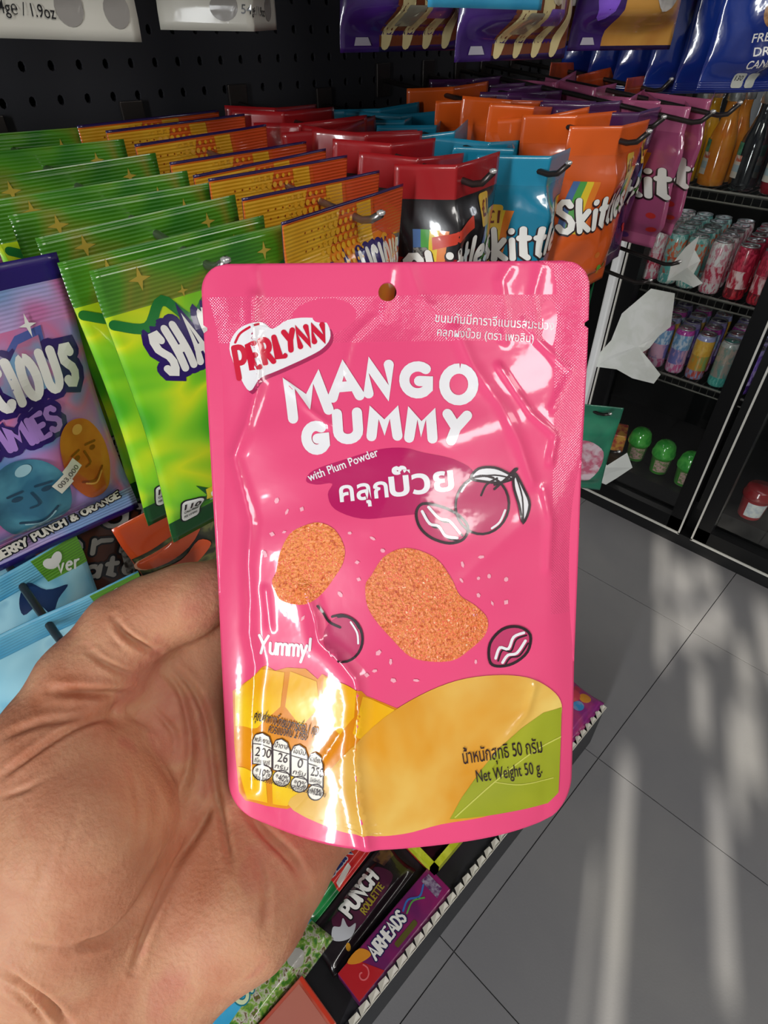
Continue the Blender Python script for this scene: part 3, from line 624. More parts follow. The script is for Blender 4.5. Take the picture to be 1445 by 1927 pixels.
# plum drawings
def plum(name, xs, mat, layer, **kw): return pdec(name, xs, mat, layer, **kw)
PB = foil('plum', 'c23a68')
pdec('plum_drawing', [ell(907, 950, 50, 55, 10)], PB, 2)
pdec('plum_outline', [line(ell(907, 950, 50, 55, 10) + [ell(907, 950, 50, 55, 10)[0]], 2.3, 1), line([(935, 900), (915, 912), (905, 932)], 2), line([(930, 912), (950, 905), (966, 885), (972, 882)], 2.2)], INKK, 3)
pdec('plum_highlight', [line([(868, 925), (880, 908), (897, 899)], 2), line([(950, 960), (940, 982), (925, 994)], 2)], INKW, 3)
lf1 = smooth_poly([(886, 900), (900, 882), (930, 880), (958, 892), (966, 900), (940, 908), (910, 906)], 4); lf2 = smooth_poly([(968, 890), (985, 920), (996, 950), (984, 983), (976, 950), (966, 915)], 4)
pdec('leaf_outline', [line(lf1 + [lf1[0]], 2.4, 1), line(lf2 + [lf2[0]], 2.4, 1), line([(930, 920), (955, 898), (972, 883)], 2.4), line([(890, 899), (930, 894), (962, 900)], 1.4), line([(970, 895), (982, 935), (984, 980)], 1.4)], INKK, 4)
pdec('leaf_drawing', [lf1, lf2], INKW, 3)
nut1 = smooth_poly([(783, 965), (795, 948), (825, 952), (858, 966), (880, 990), (872, 1014), (845, 1022), (812, 1012), (790, 992)], 4)
nut2 = smooth_poly([(921, 1243), (922, 1210), (945, 1184), (975, 1179), (997, 1194), (992, 1226), (965, 1248), (935, 1253)], 4)
for nm, nt_, wv in (('plum_half', nut1, [[(794, 962), (808, 985), (825, 990), (838, 1008), (860, 1012)], [(806, 954), (826, 975), (845, 980), (865, 1003)]]), ('plum_half', nut2, [[(932, 1238), (940, 1218), (956, 1220), (966, 1198), (985, 1190)], [(945, 1246), (955, 1232), (972, 1228), (988, 1205)]])):
    o = pdec(nm, [nt_], PB, 2); pdec('outline', [line(nt_ + [nt_[0]], 2.6, 1)] + [line([(a + 5, b + 5) for a, b in q], 1.6) for q in wv], INKK, 3).parent = o; pdec('vein', [line(q, 2.6) for q in wv], INKW, 4).parent = o
pdec('small_plum', [ell(645, 1202, 36, 42, 0)], PB, 2)
pdec('small_plum_outline', [line(ell(645, 1202, 37, 43, 0)[-8:] + ell(645, 1202, 37, 43, 0)[:9], 2.4, 1), line([(598, 1140), (608, 1152), (620, 1170), (640, 1180)], 2.4), line([(625, 1160), (645, 1157), (665, 1166), (676, 1182)], 2.2)], INKK, 3)
pdec('small_plum_highlight', [line([(660, 1170), (672, 1190), (674, 1210)], 1.8)], INKW, 4)
# sugared gummies
def sugar(name, a, b, c):
    return foil(name, a, cols=[(.28, 'c84a20'), (.42, a), (.52, b), (.60, 'ea4a38'), (.66, b), (.78, c)], scale=900, detail=2, bump=.9, bscale=1100, rough=.4, dist=0)
g1 = smooth_poly([(512, 1093), (520, 1075), (527, 1040), (545, 1005), (570, 990), (600, 983), (630, 997), (648, 1030), (645, 1060), (630, 1085), (612, 1110), (590, 1130), (565, 1138), (530, 1130), (518, 1112)], 4)
g2 = smooth_poly([(688, 1100), (700, 1080), (722, 1048), (755, 1032), (790, 1036), (825, 1055), (850, 1090), (865, 1120), (895, 1140), (917, 1165), (912, 1195), (880, 1225), (850, 1243), (805, 1244), (770, 1234), (740, 1205), (705, 1165), (690, 1135)], 4)
pdec('gummy_picture', [g1], sugar('gummy_orange', 'e8762e', 'f59a4c', 'fbd0a0'), 2, .0016, label='printed orange sugared gummy, smaller of two')
pdec('gummy_picture', [g2], sugar('gummy_amber', 'e06e30', 'f0924c', 'fbdcb8'), 2, .0016, label='printed orange sugared gummy, larger of two')
rc_ = random.Random(5); cr = []
for (x, y) in [(521, 942), (568, 958), (540, 963), (535, 1001), (658, 1003), (701, 1013), (672, 1058), (500, 1045), (640, 1118), (675, 1090), (905, 1048), (870, 1062), (868, 1092), (900, 1088), (920, 1084), (952, 1090), (900, 1120), (926, 1135), (952, 1133), (712, 1228), (735, 1245), (740, 1280), (783, 1280), (895, 1245), (705, 1262), (536, 1155), (570, 1163), (512, 1005), (497, 1040), (720, 1036), (690, 1270), (893, 1157)]:
    a = rc_.uniform(0, 180); w, h = rc_.uniform(3.5, 7), rc_.uniform(2.5, 5); cr.append(ell(x, y, w, h, a, rc_.choice([4, 5, 6])))
for q_ in cr: pdec('sugar_crystal', [q_], foil('crystal', 'f3a7b8'), 2, None)
pdec('yummy_lettering', pword('Yummy!', 486, 1228, 33, 2.6, -4, 96, .16), INKW, 2, .003)
# mangoes
SL = foil('mango_slice', 'd97c0c', col2='e89a14', scale=34, lo=.3, hi=.7, rough=.28); SL2 = foil('mango_slice2', 'f6d01e', col2='eda012', scale=30, lo=.42, hi=.7, rough=.28)
cut = [(438, 1300), (470, 1278), (492, 1256), (500, 1252), (518, 1262), (540, 1256), (575, 1258), (598, 1278), (606, 1268), (640, 1285), (680, 1300), (690, 1310), (750, 1334), (700, 1400), (620, 1490), (540, 1522), (500, 1516), (462, 1506), (450, 1490), (441, 1400)]
pdec('mango_cubes', [cut], SL, 1, .0016, label='printed yellow diced mango')
for q in ([(440, 1302), (492, 1256), (538, 1262), (530, 1330), (484, 1372), (441, 1368)], [(545, 1260), (597, 1280), (604, 1330), (566, 1370), (535, 1330)], [(608, 1270), (672, 1298), (668, 1350), (640, 1385), (600, 1350)], [(682, 1308), (745, 1334), (690, 1398), (662, 1380)], [(446, 1440), (500, 1450), (505, 1512), (464, 1504)], [(510, 1452), (560, 1440), (580, 1480), (540, 1518), (512, 1514)]):
    mx_, my_ = sum(p[0] for p in q) / len(q), sum(p[1] for p in q) / len(q); pdec('mango_cube', [[(mx_ + (a - mx_) * .95, my_ + (b - my_) * .95) for a, b in q]], SL2, 2, .0016)
whole = smooth_poly([(542, 1512), (600, 1468), (660, 1408), (720, 1352), (790, 1308), (860, 1280), (930, 1270), (990, 1274), (1030, 1292), (1054, 1318), (1054, 1352), (1030, 1420), (1000, 1480), (930, 1530), (830, 1550), (760, 1568), (690, 1572), (620, 1556)], 4)
pdec('mango_picture', [whole], foil('mango', 'dc9420', col2='f2d678', scale=18, detail=4, lo=.35, hi=.68, rough=.26), 3, .0016, label='printed whole yellow mango')
leafp = [(1056, 1330), (1022, 1340), (980, 1370), (940, 1405), (905, 1450), (868, 1500), (846, 1540), (900, 1528), (960, 1515), (1030, 1510), (1050, 1490), (1054, 1400)]
pdec('leaf_picture', [leafp], foil('leaf', '8f9a1c', col2='b6b62e', scale=20, lo=.3, hi=.7), 4, .0016, label='printed green mango leaf')
pdec('leaf_vein', [line([(856, 1536), (930, 1470), (1000, 1415), (1054, 1385)], 1.2), line([(930, 1470), (980, 1475), (1040, 1462)], .8)], foil('vein', 'c9c95a'), 5)
pdec('weight_lettering', [ptext('น้ำหนักสุทธิ 50 กรัม', 872, 1436, 37, 8.5, 150, .004), ptext('Net Weight 50 g.', 897, 1470, 33, 8, 124, .004)], INKK, 6, .003, label='black net weight print')
# nutrition table
TW = [(475, 513), (513, 547), (547, 580), (579, 609)]; cell, ln_, tx = [], [], []
vals = [('พลังงาน', '200', 'กิโลแคลอรี', '*10%'), ('น้ำตาล', '26', 'กรัม', '*40%'), ('ไขมัน', '0', 'กรัม', '*0%'), ('โซเดียม', '250', 'มิลลิกรัม', '*12%')]
for i, ((a, b), q) in enumerate(zip(TW, vals)):
    y = 1378 + 11 * i + (4 if i == 3 else 0); ybot = y + 66
    body = [(a + 1, y + 14), (a + 6, y + 3), ((a + b) / 2, y), (b - 6, y + 7), (b - 1, y + 22), (b - 1, ybot), (a + 1, ybot - 8)]
    bub = ell((a + b) / 2, ybot + 8, (b - a) / 2 - .5, 15, 12, 20); cell += [body, bub]
    ln_ += [line(body + [body[0]], .9, 1), line(bub + [bub[0]], .9, 1), line([(a + 1, y + 20), (b - 1, y + 29)], .7, 1)]
    tx += [ptext(q[0], a + 4, y + 15, 13, -12, b - a - 9), ptext(q[1], a + (5 if len(q[1]) > 2 else 9 if len(q[1]) > 1 else 12), y + 42, 24, -10, (b - a) * (.78 if len(q[1]) > 2 else .55 if len(q[1]) > 1 else .3)), ptext(q[2], a + 4, y + 54, 11, -12, b - a - 9), ptext(q[3], a + 5, ybot + 11, 17, -10, b - a - 9)]
pdec('nutrition_table', cell, foil('table_white', 'f4efe2'), 4, .003); pdec('nutrition_lines', ln_, INKK, 5, .003)
tx += [ptext('คุณค่าทางโภชนาการต่อ 1 ถุง', 478, 1352, 24, -14, 122, .016), ptext('ควรแบ่งกิน 2 ครั้ง', 505, 1376, 23, -12, 74, .016), ptext('*คิดเป็นร้อยละของปริมาณสูงสุดที่บริโภคได้ต่อวัน', 476, 1464, 14, -14, 140, .003)]
pdec('nutrition_text', tx, INKK, 6, .003)
# ------------------------------------------------------------------ the hand: one continuous surface grown around finger, thumb and palm bones
def chp(u, v, z): return np.array(((u - cx) / f_px * z, -(v - cy) / f_px * z, z))
def smin(a, b, k):
    h = np.clip(.5 + .5 * (b - a) / k, 0, 1); return b + (a - b) * h - k * h * (1 - h)
THUMB = [(95, 1500, .192, .023), (118, 1400, .194, .0205), (165, 1292, .199, .0170), (236, 1190, .205, .0142), (290, 1155, .208, .0132), (350, 1132, .2105, .0130), (412, 1106, .2135, .0108)]
INDEX = [(385, 1390, .223, .0140), (402, 1275, .229, .0118), (520, 1135, .2285, .0098), (620, 1050, .2235, .0088), (690, 1005, .219, .0078)]
MIDDLE = [(462, 1455, .2235, .0135), (575, 1315, .2335, .0110), (700, 1205, .2325, .0097), (790, 1135, .226, .0083)]
RING = [(515, 1545, .221, .0130), (640, 1425, .233, .0106), (750, 1325, .2325, .0093), (830, 1262, .226, .0080)]
LITTLE = [(556, 1625, .2145, .0118), (640, 1545, .2275, .0098), (735, 1462, .2290, .0084), (800, 1405, .2255, .0072)]
PALM = [[(110, 1890, .2, .024), (388, 1392, .222, .014)], [(170, 1900, .2, .024), (465, 1460, .222, .0145)], [(220, 1890, .2, .022), (520, 1548, .219, .0145)], [(265, 1862, .197, .0220), (462, 1690, .204, .0215), (545, 1635, .211, .0135)],
        [(60, 1830, .192, .024), (120, 1690, .187, .0265), (150, 1560, .186, .0265), (125, 1450, .190, .023)], [(290, 1275, .221, .0120), (345, 1235, .226, .0120), (420, 1190, .2285, .0110)], [(215, 1420, .209, .0150), (300, 1330, .219, .0140), (395, 1290, .228, .0120)],
        [(-150, 2300, .206, .027), (20, 2010, .2, .026), (100, 1880, .198, .025)], [(40, 2400, .212, .027), (170, 2050, .205, .026), (230, 1890, .2, .024)]]
def build_hand():
    st = .0015; prim = [q for c in PALM + [THUMB, INDEX, MIDDLE, RING, LITTLE] for q in c]
    C_ = np.array([chp(u, v, z) for u, v, z, r in prim]); R_ = np.array([q[3] for q in prim])[:, None]
    lo = (C_ - R_).min(0) - .01; hi = (C_ + R_).max(0) + .01; n = np.ceil((hi - lo) / st).astype(int)
    g = np.stack(np.meshgrid(*[lo[a] + st * np.arange(n[a]) for a in range(3)], indexing='ij'), -1).astype(np.float32)
    def chain(c, k):
        d = None
        for (a, b) in zip(c[:-1], c[1:]):
            A, B = chp(*a[:3]).astype(np.float32), chp(*b[:3]).astype(np.float32); ab = B - A
            m = np.minimum(A, B) - .035 - max(a[3], b[3]); x = np.maximum(A, B) + .035 + max(a[3], b[3])
            i0 = np.clip(((m - lo) / st).astype(int), 0, n); i1 = np.clip(((x - lo) / st).astype(int) + 1, 0, n); sl = tuple(slice(p, q) for p, q in zip(i0, i1))
            e = np.full(g.shape[:3], .05, np.float32); gs = g[sl]; t = np.clip(((gs - A) @ ab) / (ab @ ab), 0, 1)
            e[sl] = np.minimum(.05, np.linalg.norm(gs - A - t[..., None] * ab, axis=-1) - (a[3] + (b[3] - a[3]) * t))
            d = e if d is None else smin(d, e, k)
        return d
    palm = None
    for c in PALM:
        e = chain(c, .010); palm = e if palm is None else smin(palm, e, .013)
    fing = None
    for c in (INDEX, MIDDLE, RING, LITTLE):
        e = chain(c, .003); fing = e if fing is None else smin(fing, e, .0025)
    d = smin(palm, fing, .007); d = smin(d, chain(THUMB, .004), .0065)
    # naive surface nets
    ins = d < 0; acc = np.zeros(tuple(n - 1) + (3,), np.float64); cnt = np.zeros(tuple(n - 1))
    for ax in range(3):
        for p in (0, 1):
            for q in (0, 1):
                sa = [None] * 3; o = [a for a in range(3) if a != ax]; sa[ax] = slice(0, -1)
                sa[o[0]] = slice(p, n[o[0]] - 1 + p); sa[o[1]] = slice(q, n[o[1]] - 1 + q); sb = list(sa); sb[ax] = slice(1, None)
                a = d[tuple(sa)]; b = d[tuple(sb)]; cr = (a < 0) != (b < 0); t = np.where(cr, a / np.where(cr, a - b, 1), 0)
                off = [0, 0, 0]; off[o[0]] = p; off[o[1]] = q
                for k in range(3): acc[..., k] += np.where(cr, t if k == ax else off[k], 0)
                cnt += cr
    act = cnt > 0; idx = -np.ones(act.shape, int); idx[act] = np.arange(act.sum()); ii = np.argwhere(act)
    V = lo + st * (ii + acc[act] / cnt[act][:, None]); F_ = []
    for ax in range(3):
        o = [a for a in range(3) if a != ax]; sa = [slice(1, -1)] * 3; sa[ax] = slice(0, -1); sb = list(sa); sb[ax] = slice(1, None)
        a = ins[tuple(sa)]; b = ins[tuple(sb)]
        for e in np.argwhere(a != b):
            e0 = e + 1; e0[ax] = e[ax]; c4 = []
            for p, q in ((-1, -1), (0, -1), (0, 0), (-1, 0)):
                w = e0.copy(); w[o[0]] += p; w[o[1]] += q; c4.append(idx[tuple(w)])
            fl = bool(a[tuple(e)]) != (ax == 1); F_.append(c4 if fl else c4[::-1])
    F_ = np.array(F_)
    # smooth, then press creases and raise the pads between them
    E_ = np.vstack([F_[:, [0, 1]], F_[:, [1, 2]], F_[:, [2, 3]], F_[:, [3, 0]]]); deg = np.bincount(E_[:, 0], minlength=len(V)) + np.bincount(E_[:, 1], minlength=len(V))
    def lap(V, lam):
        s = np.zeros_like(V)
        for k in range(3): s[:, k] = np.bincount(E_[:, 0], V[E_[:, 1], k], len(V)) + np.bincount(E_[:, 1], V[E_[:, 0], k], len(V))
        return V + lam * (s / deg[:, None] - V)
    for _ in range(4): V = lap(V, .5); V = lap(V, -.45)
    # one more subdivision gives room for the fine lines
    e = np.sort(E_, 1); key = e[:, 0] * (len(V) + 1) + e[:, 1]; uq, inv = np.unique(key, return_inverse=True); ea, eb = uq // (len(V) + 1), uq % (len(V) + 1)
    nF = len(F_); em = inv.reshape(4, nF).T + len(V); fcn = len(V) + len(uq) + np.arange(nF)
    V2 = np.vstack([V, (V[ea] + V[eb]) / 2, V[F_].mean(1)]); Q = []
    for k in range(4): Q.append(np.stack([F_[:, k], em[:, k], fcn, em[:, k - 1]], 1))
    F_ = np.vstack(Q); V = V2; E_ = np.vstack([F_[:, [0, 1]], F_[:, [1, 2]], F_[:, [2, 3]], F_[:, [3, 0]]]); deg = np.bincount(E_[:, 0], minlength=len(V)) + np.bincount(E_[:, 1], minlength=len(V))
    for _ in range(3): V = lap(V, .5); V = lap(V, -.42)
    def normals(V):
        fn = np.cross(V[F_[:, 2]] - V[F_[:, 0]], V[F_[:, 3]] - V[F_[:, 1]]); vn = np.zeros_like(V)
        for k in range(4):
            for a in range(3): vn[:, a] += np.bincount(F_[:, k], fn[:, a], len(V))
        return vn / (np.linalg.norm(vn, axis=1)[:, None] + 1e-12)
    vn = normals(V)
    if (vn * (V - V.mean(0))).sum() < 0: F_ = F_[:, ::-1]; vn = -vn
    uv = np.stack([cx + f_px * V[:, 0] / V[:, 2], cy - f_px * V[:, 1] / V[:, 2]], 1); face = np.clip(-vn[:, 2] * 2.5, 0, 1); disp = np.zeros(len(V))
    for (ln, dp, wd) in CREASES:
        L_ = np.array(crom(ln, 5)); m = (uv > L_.min(0) - 5 * wd).all(1) & (uv < L_.max(0) + 5 * wd).all(1)
        if not m.any(): continue
        dd = seg_dist(uv[m], L_); tt = 1.0
        ends = np.minimum(np.linalg.norm(uv[m] - L_[0], axis=1), np.linalg.norm(uv[m] - L_[-1], axis=1)); fade = np.clip(ends / 45, .15, 1)
        disp[m] += fade * 1.35 * (-dp * np.exp(-(dd / wd) ** 2) + .2 * dp * np.exp(-((dd - 2.0 * wd) / (1.1 * wd)) ** 2))
    for (u, v, ru, h) in PADS: disp += h * np.exp(-(((uv[:, 0] - u) ** 2 + (uv[:, 1] - v) ** 2) / ru ** 2))
    V = V + vn * (disp * face)[:, None]
    Wd = CAM + V @ np.array([RT, UP, FW]); org = CAM + chp(60, 1950, .2) @ np.array([RT, UP, FW])
    o = obj('hand', Wd - org, F_.tolist(), SKIN, None, True); o.location = org
    return tag(o, 'open left hand holding the pink pouch from behind, palm to camera', 'hand')
CREASES = [([(214, 1160), (232, 1190), (262, 1212), (300, 1228)], .0022, 6), ([(205, 1185), (215, 1205), (240, 1228)], .0006, 5), ([(163, 1218), (185, 1240), (225, 1262), (262, 1272)], .0010, 6),
 ([(95, 1300), (150, 1302), (200, 1305), (250, 1306)], .0020, 8), ([(0, 1392), (70, 1362), (150, 1352), (225, 1335)], .0008, 7), ([(0, 1465), (60, 1420), (130, 1375), (190, 1352), (232, 1348)], .0013, 6), ([(0, 1500), (40, 1490), (90, 1465)], .0006, 5),
 ([(300, 1255), (340, 1300), (358, 1380), (356, 1450), (340, 1530), (318, 1590), (292, 1650), (250, 1720), (200, 1765), (130, 1785)], .0016, 8), ([(315, 1245), (365, 1300), (390, 1360), (400, 1440), (408, 1500), (430, 1560)], .0013, 7),
 ([(408, 1495), (375, 1560), (320, 1650), (280, 1740), (250, 1830)], .0013, 7), ([(285, 1330), (325, 1375), (330, 1410)], .0012, 6), ([(255, 1310), (262, 1345), (290, 1365)], .0013, 8),
 ([(465, 1520), (500, 1570), (548, 1620), (570, 1660)], .0017, 9), ([(405, 1500), (425, 1570), (438, 1640)], .0009, 7), ([(640, 1560), (647, 1585), (640, 1610)], .0012, 6), ([(480, 1600), (500, 1680), (492, 1760)], .0006, 8),
 ([(0, 1820), (40, 1855), (90, 1890), (140, 1940)], .0014, 8), ([(0, 1845), (60, 1895), (95, 1940)], .0010, 6), ([(30, 1770), (80, 1780), (130, 1782)], .0005, 7), ([(360, 1560), (330, 1640)], .0005, 6),
 ([(250, 1440), (262, 1520), (255, 1600)], .0004, 8), ([(290, 1440), (300, 1520), (285, 1590)], .0004, 8), ([(120, 1560), (90, 1620), (60, 1700)], .0003, 9), ([(70, 1490), (40, 1580), (20, 1680)], .0003, 8), ([(150, 1500), (135, 1570), (110, 1640)], .00025, 7)]
CREASES += [([(330 + 9 * i, 1130 + 4 * i - 30), (338 + 9 * i, 1150 + 3 * i - 20)], .00012, 3) for i in range(3)]
PADS = [(320, 1150, 60, .0012), (190, 1255, 40, .0008), (170, 1540, 130, .0020), (440, 1720, 110, .0015), (310, 1480, 60, -.0030), (240, 1345, 34, -.0055), (360, 1650, 80, -.0012), (560, 1580, 50, .001), (275, 1400, 35, .0012)]
SKIN = M('skin', 'c98a6c', .6, cols=[(.25, 'b06e50'), (.42, 'c08466'), (.55, 'ca9473'), (.66, 'c48068'), (.8, 'd4a282')], scale=42, detail=5, sss=.25, bump=.32, bscale=700, bstretch=(1, 1, 1), coat=0, spec=.32)
build_hand()
# ------------------------------------------------------------------ hanging snack bags
HK = M('hook_steel', '8d8a88', .28, metal=.9); HKD = M('hook_dark', '4b4644', .35, metal=.8)
def hook(label, X, z, y_tip, y0=YP, r=.0028, tip=.012, dark=False, group='peg hooks on the pegboard'):
    t = thing('peg_hook', label, 'peg hook', (X, y0, z), group=group)
    L_ = y0 - y_tip; dz = -L_ * .10
    mb = MB(); mb.tube([(0, 0, 0), (0, -L_ * .5, dz * .5), (0, -L_ + .020, dz - .001), (0, -L_ + .010, dz + .001), (0, -L_, dz + tip)], r, 8); mb.build('rod', HKD if dark else HK, t, True)
    mb = MB(); mb.lathe([(.001, -.001), (r * 1.15, 0), (r * 1.15, .002), (.001, .003)], 8, c=(0, -L_, dz + tip), cap=False); mb.build('tip', M('hook_tip', 'd9d7d4', .25, metal=.6), t, True)
    mb = MB(); mb.box(-.012, .012, -.004, 0, -.018, .018, bev=.001); mb.build('back_plate', HKD, t)
    return t
def bag_surface(w, h, bl, st, sb, fold, seed, rough_=.0011, x0=0.0, curl=0.0):
    rs = np.random.RandomState(seed); wv = [(rs.uniform(-1, 1), rs.uniform(-.6, .6), rs.uniform(60, 190), rs.uniform(0, 6.28)) for _ in range(7)]; lean = rs.uniform(-.01, .01)
    def yf(x, z):
        x = np.asarray(x, float); z = np.asarray(z, float); t = -z / h; s = np.clip(2 * x / w, -1, 1)
        pr = sstep(st / h * .9, st / h + .16, t) * (1 - sstep(1 - sb / h - .10, 1 - sb / h * .9, t)); co = (1 - np.abs(s) ** 2.4)
        y = -bl * pr * co * (.75 + .4 * t)
        q = np.zeros_like(y)
        for a, c, k, p in wv: q += np.sin((a * x + c * z) * k + p)
        y += q * rough_ * .4 * (pr * (1 - .7 * np.abs(s) ** 4) + .25)
        y += fold * np.abs(x - x0) + curl * (x / w) ** 2 * 4 * (1 - t * .5) + lean * t
        return y
    return yf
def bag(name, label, cat, w, h, bl, bands, seed=0, st=.022, sb=.014, fold=0, x0=0, xbands=None, group=None, back=None, curl=0, notch=True, rough_=.0011, taper=0, nx=26, ny=38):
    """bands: [(depth below the top in m, material)], from the top; local origin at the hanging hole"""
    yf = bag_surface(w, h, bl, st, sb, fold, seed, rough_, x0, curl); top = .013
    zs_ = sorted(set(np.linspace(0, h, ny + 1).tolist()) | {b[0] for b in bands if 0 < b[0] < h}); zs_ = [zs_[0]] + [q for p, q in zip(zs_[:-1], zs_[1:]) if q - p > 1e-5]
    xs_ = sorted(set(np.linspace(-w / 2, w / 2, nx + 1).tolist()) | ({b[0] for b in xbands if -w / 2 < b[0] < w / 2} if xbands else set()) | ({x0} if fold else set()))
    mats = []; 
    def mi(m):
        if m not in mats: mats.append(m)
        return mats.index(m)
    nX, nZ = len(xs_), len(zs_); Xg, Zg = np.meshgrid(xs_, zs_); tz = Zg / h
    Xm = Xg * (1 - .05 * np.sin(np.pi * np.clip((tz - .1) / .85, 0, 1)) * (bl > .006) - taper * tz)
    Y = yf(Xg, -Zg); s = np.clip(np.abs(2 * Xg / w), 0, 1); off = fold * np.abs(Xg - x0) + curl * (Xg / w) ** 2 * 4 * (1 - tz * .5)
    Yb = off + .0006 - .8 * (Y - off) * (1 - s ** 2.4) - 0; edge = (s > .999) | (Zg < 1e-6) | (Zg > h - 1e-6); Yb = np.where(edge, Y + .0006, np.maximum(Yb, Y + .0006))
    n = nX * nZ; V = np.vstack([np.stack([Xm, Y, -Zg + top], -1).reshape(-1, 3), np.stack([Xm, Yb, -Zg + top], -1).reshape(-1, 3)]); fc, mm = [], []
    for i in range(nZ - 1):
        zc = (zs_[i] + zs_[i + 1]) / 2; bm_ = [b for b in bands if b[0] <= zc][-1][1]
        for j in range(nX - 1):
            m = bm_
            if xbands and bm_ is bands[0][1] or xbands:
                xc = (xs_[j] + xs_[j + 1]) / 2; xb = [b for b in xbands if b[0] <= xc]
                if xb and xb[-1][1] is not None: m = xb[-1][1]
            a = i * nX + j; fc.append((a, a + nX, a + nX + 1, a + 1)); mm.append(mi(m)); fc.append((n + a, n + a + 1, n + a + nX + 1, n + a + nX)); mm.append(mi(back or bm_))
    ed = [i * nX for i in range(nZ)] + [(nZ - 1) * nX + j for j in range(1, nX)] + [i * nX + nX - 1 for i in range(nZ - 2, -1, -1)] + list(range(nX - 2, 0, -1))
    for a, b in zip(ed, ed[1:] + ed[:1]): fc.append((a, n + a, n + b, b)); mm.append(0)
    t = thing(name, label, cat, group=group); obj('film', V, fc, mats, t, True, mm)
    def mp(xy, lift):
        xy = np.asarray(xy, float); x = xy[:, 0]; z = xy[:, 1] - top; tt = np.clip(-z / h, 0, 1)
        return np.stack([x * (1 - .05 * np.sin(np.pi * np.clip((tt - .1) / .85, 0, 1)) * (bl > .006) - taper * tt), yf(x, z) - lift, xy[:, 1]], 1)
    def dec(nm, shapes, mat, layer=1, step=.006, label=None): return decal(nm, shapes, mat, mp, t, layer, step, label, jit=1.2e-5, ls=.00035)
    return t, dec
ROWRND = random.Random(4)
def row(proto, label_fn, spots):
    """hang copies of one bag on a hook; spots: (x, y, z, rz, rx) from the front"""
    for i, (x, y, z, rz, rx) in enumerate(spots):
        if i == 0: proto.location = (x, y, z); proto.rotation_euler = (rx, 0, rz); proto['label'] = label_fn(i)
        else: copy_tree(proto, (x, y, z), (rx, (ROWRND.uniform(-.10, .10) if 'candy' in proto.name else ROWRND.uniform(-.02, .02)), rz), label_fn(i))
def film_m(n, col, **kw):
    d = dict(rough=.32, coat=.5, bump=.15, bscale=90); d.update(kw); return M('film_' + n, col, **d)
def seal_m(n, col, **kw):
    d = dict(rough=.35, coat=.5, bump=.35, bscale=130, bkind='wave'); d.update(kw); return M('seal_' + n, col, **d)
WHT = film_m('white', 'e9e6df'); DPU = film_m('deep_purple', '2a1460'); LIL = film_m('lilac', 'a77fc8'); BLK = film_m('black', '17161a')
def bubble(dec, txt, x, y, h, width, pen, pen2, rot=0, arc=0, m1=WHT, m2=DPU, lay=1, nm='lettering', gap=.22):
    dec(nm + '_outline', word(txt, x, y, h, pen2, gap, rot, width, arc), m2, lay); dec(nm, word(txt, x, y, h, pen, gap, rot, width, arc), m1, lay + 1)
hz = lambda d: 1.386 + (d - .34) * .10          # height of the main row of hooks at distance d

# green sour gummy bags
GA = film_m('lime', '4fa01e', cols=[(.30, '2f8a26'), (.42, '57b41f'), (.50, '8fd024'), (.58, 'd2e020'), (.64, '86cc22'), (.75, '3a9a2a')], scale=14, detail=1, stretch=(1, 1, 1.8))
GS_ = seal_m('lime', '3f8a1c', cols=[(.35, '2f741c'), (.5, '4c8c1c'), (.6, '7c8428'), (.7, '3f7e1e')], scale=22, detail=1); GD = film_m('dark_green', '0e4a1e')
GBG, gd = bag('gummy_bag', 'x', 'snack bag', .143, .198, .016, [(0, GS_), (.026, GA), (.180, GD)], 1, st=.026, sb=.018, group='green gummy bags on their hook')
gd('swirl', [ribbon(crom([(-.068, -.018), (-.05, -.024), (-.035, -.012), (-.02, -.026), (0, -.016), (.03, -.02), (.06, -.012)], 5), .003)], film_m('swirl_green', '1f7a34'), 1)
for (x, z, r) in ((-.045, .003, .007), (-.02, -.01, .004), (.045, 0, .006)): gd('star', [[(x + (r if k % 2 == 0 else r * .3) * math.sin(k * math.pi / 4), z + (r if k % 2 == 0 else r * .3) * math.cos(k * math.pi / 4)) for k in range(8)]], film_m('star_olive', 'b8a040'), 1)
bubble(gd, 'SHAQALICIOUS', -.047, -.054, .025, .116, .0024, .0062, 3, .004, gap=.5)
bubble(gd, 'XL GUMMIES', -.018, -.074, .014, .066, .0015, .0048, 2, 0, LIL, DPU, 1, 'subtitle')
gd('gummy_picture', [smooth_poly([(-.012, -.100), (.002, -.088), (.02, -.09), (.03, -.105), (.022, -.122), (.03, -.14), (.01, -.15), (-.012, -.138), (-.016, -.118)], 4)], film_m('gummy_green', '1e5a36', col2='4f9a68', scale=90, detail=4), 1, label='printed dark green gummies')
gd('burst', [[(x - .02, z + .004) for x, z in [(-.03, -.142), (-.02, -.148), (-.008, -.140), (.006, -.146), (.022, -.138), (.018, -.15), (.026, -.16), (.008, -.157), (-.004, -.166), (-.012, -.157), (-.03, -.162), (-.024, -.152)]]], film_m('burst_green', '1c5a2a'), 1)
gd('burst_centre', [[(x - .02, z + .004) for x, z in [(-.024, -.147), (-.008, -.144), (.018, -.142), (.019, -.156), (-.004, -.160), (-.024, -.157)]]], film_m('burst_yellow', 'e2c72c'), 2); gd('burst_lettering', word('SOUR', -.040, -.156, .010, .0013, .25, 3, .036), WHT, 3)
gd('calorie_badge_outline', [rrect(-.062, -.172, -.045, -.148, .004)], BLK, 1); gd('calorie_badge', [rrect(-.061, -.171, -.046, -.149, .0035)], WHT, 2); gd('calorie_lettering', [place(font_tris('110', .0095, .02, .0115), -.0593, -.159), place(font_tris('CALORIES', .004, .02, .0115), -.0593, -.1635), place(font_tris('PER 1/3 BAG', .003, .02, .011), -.0593, -.168)], BLK, 3)
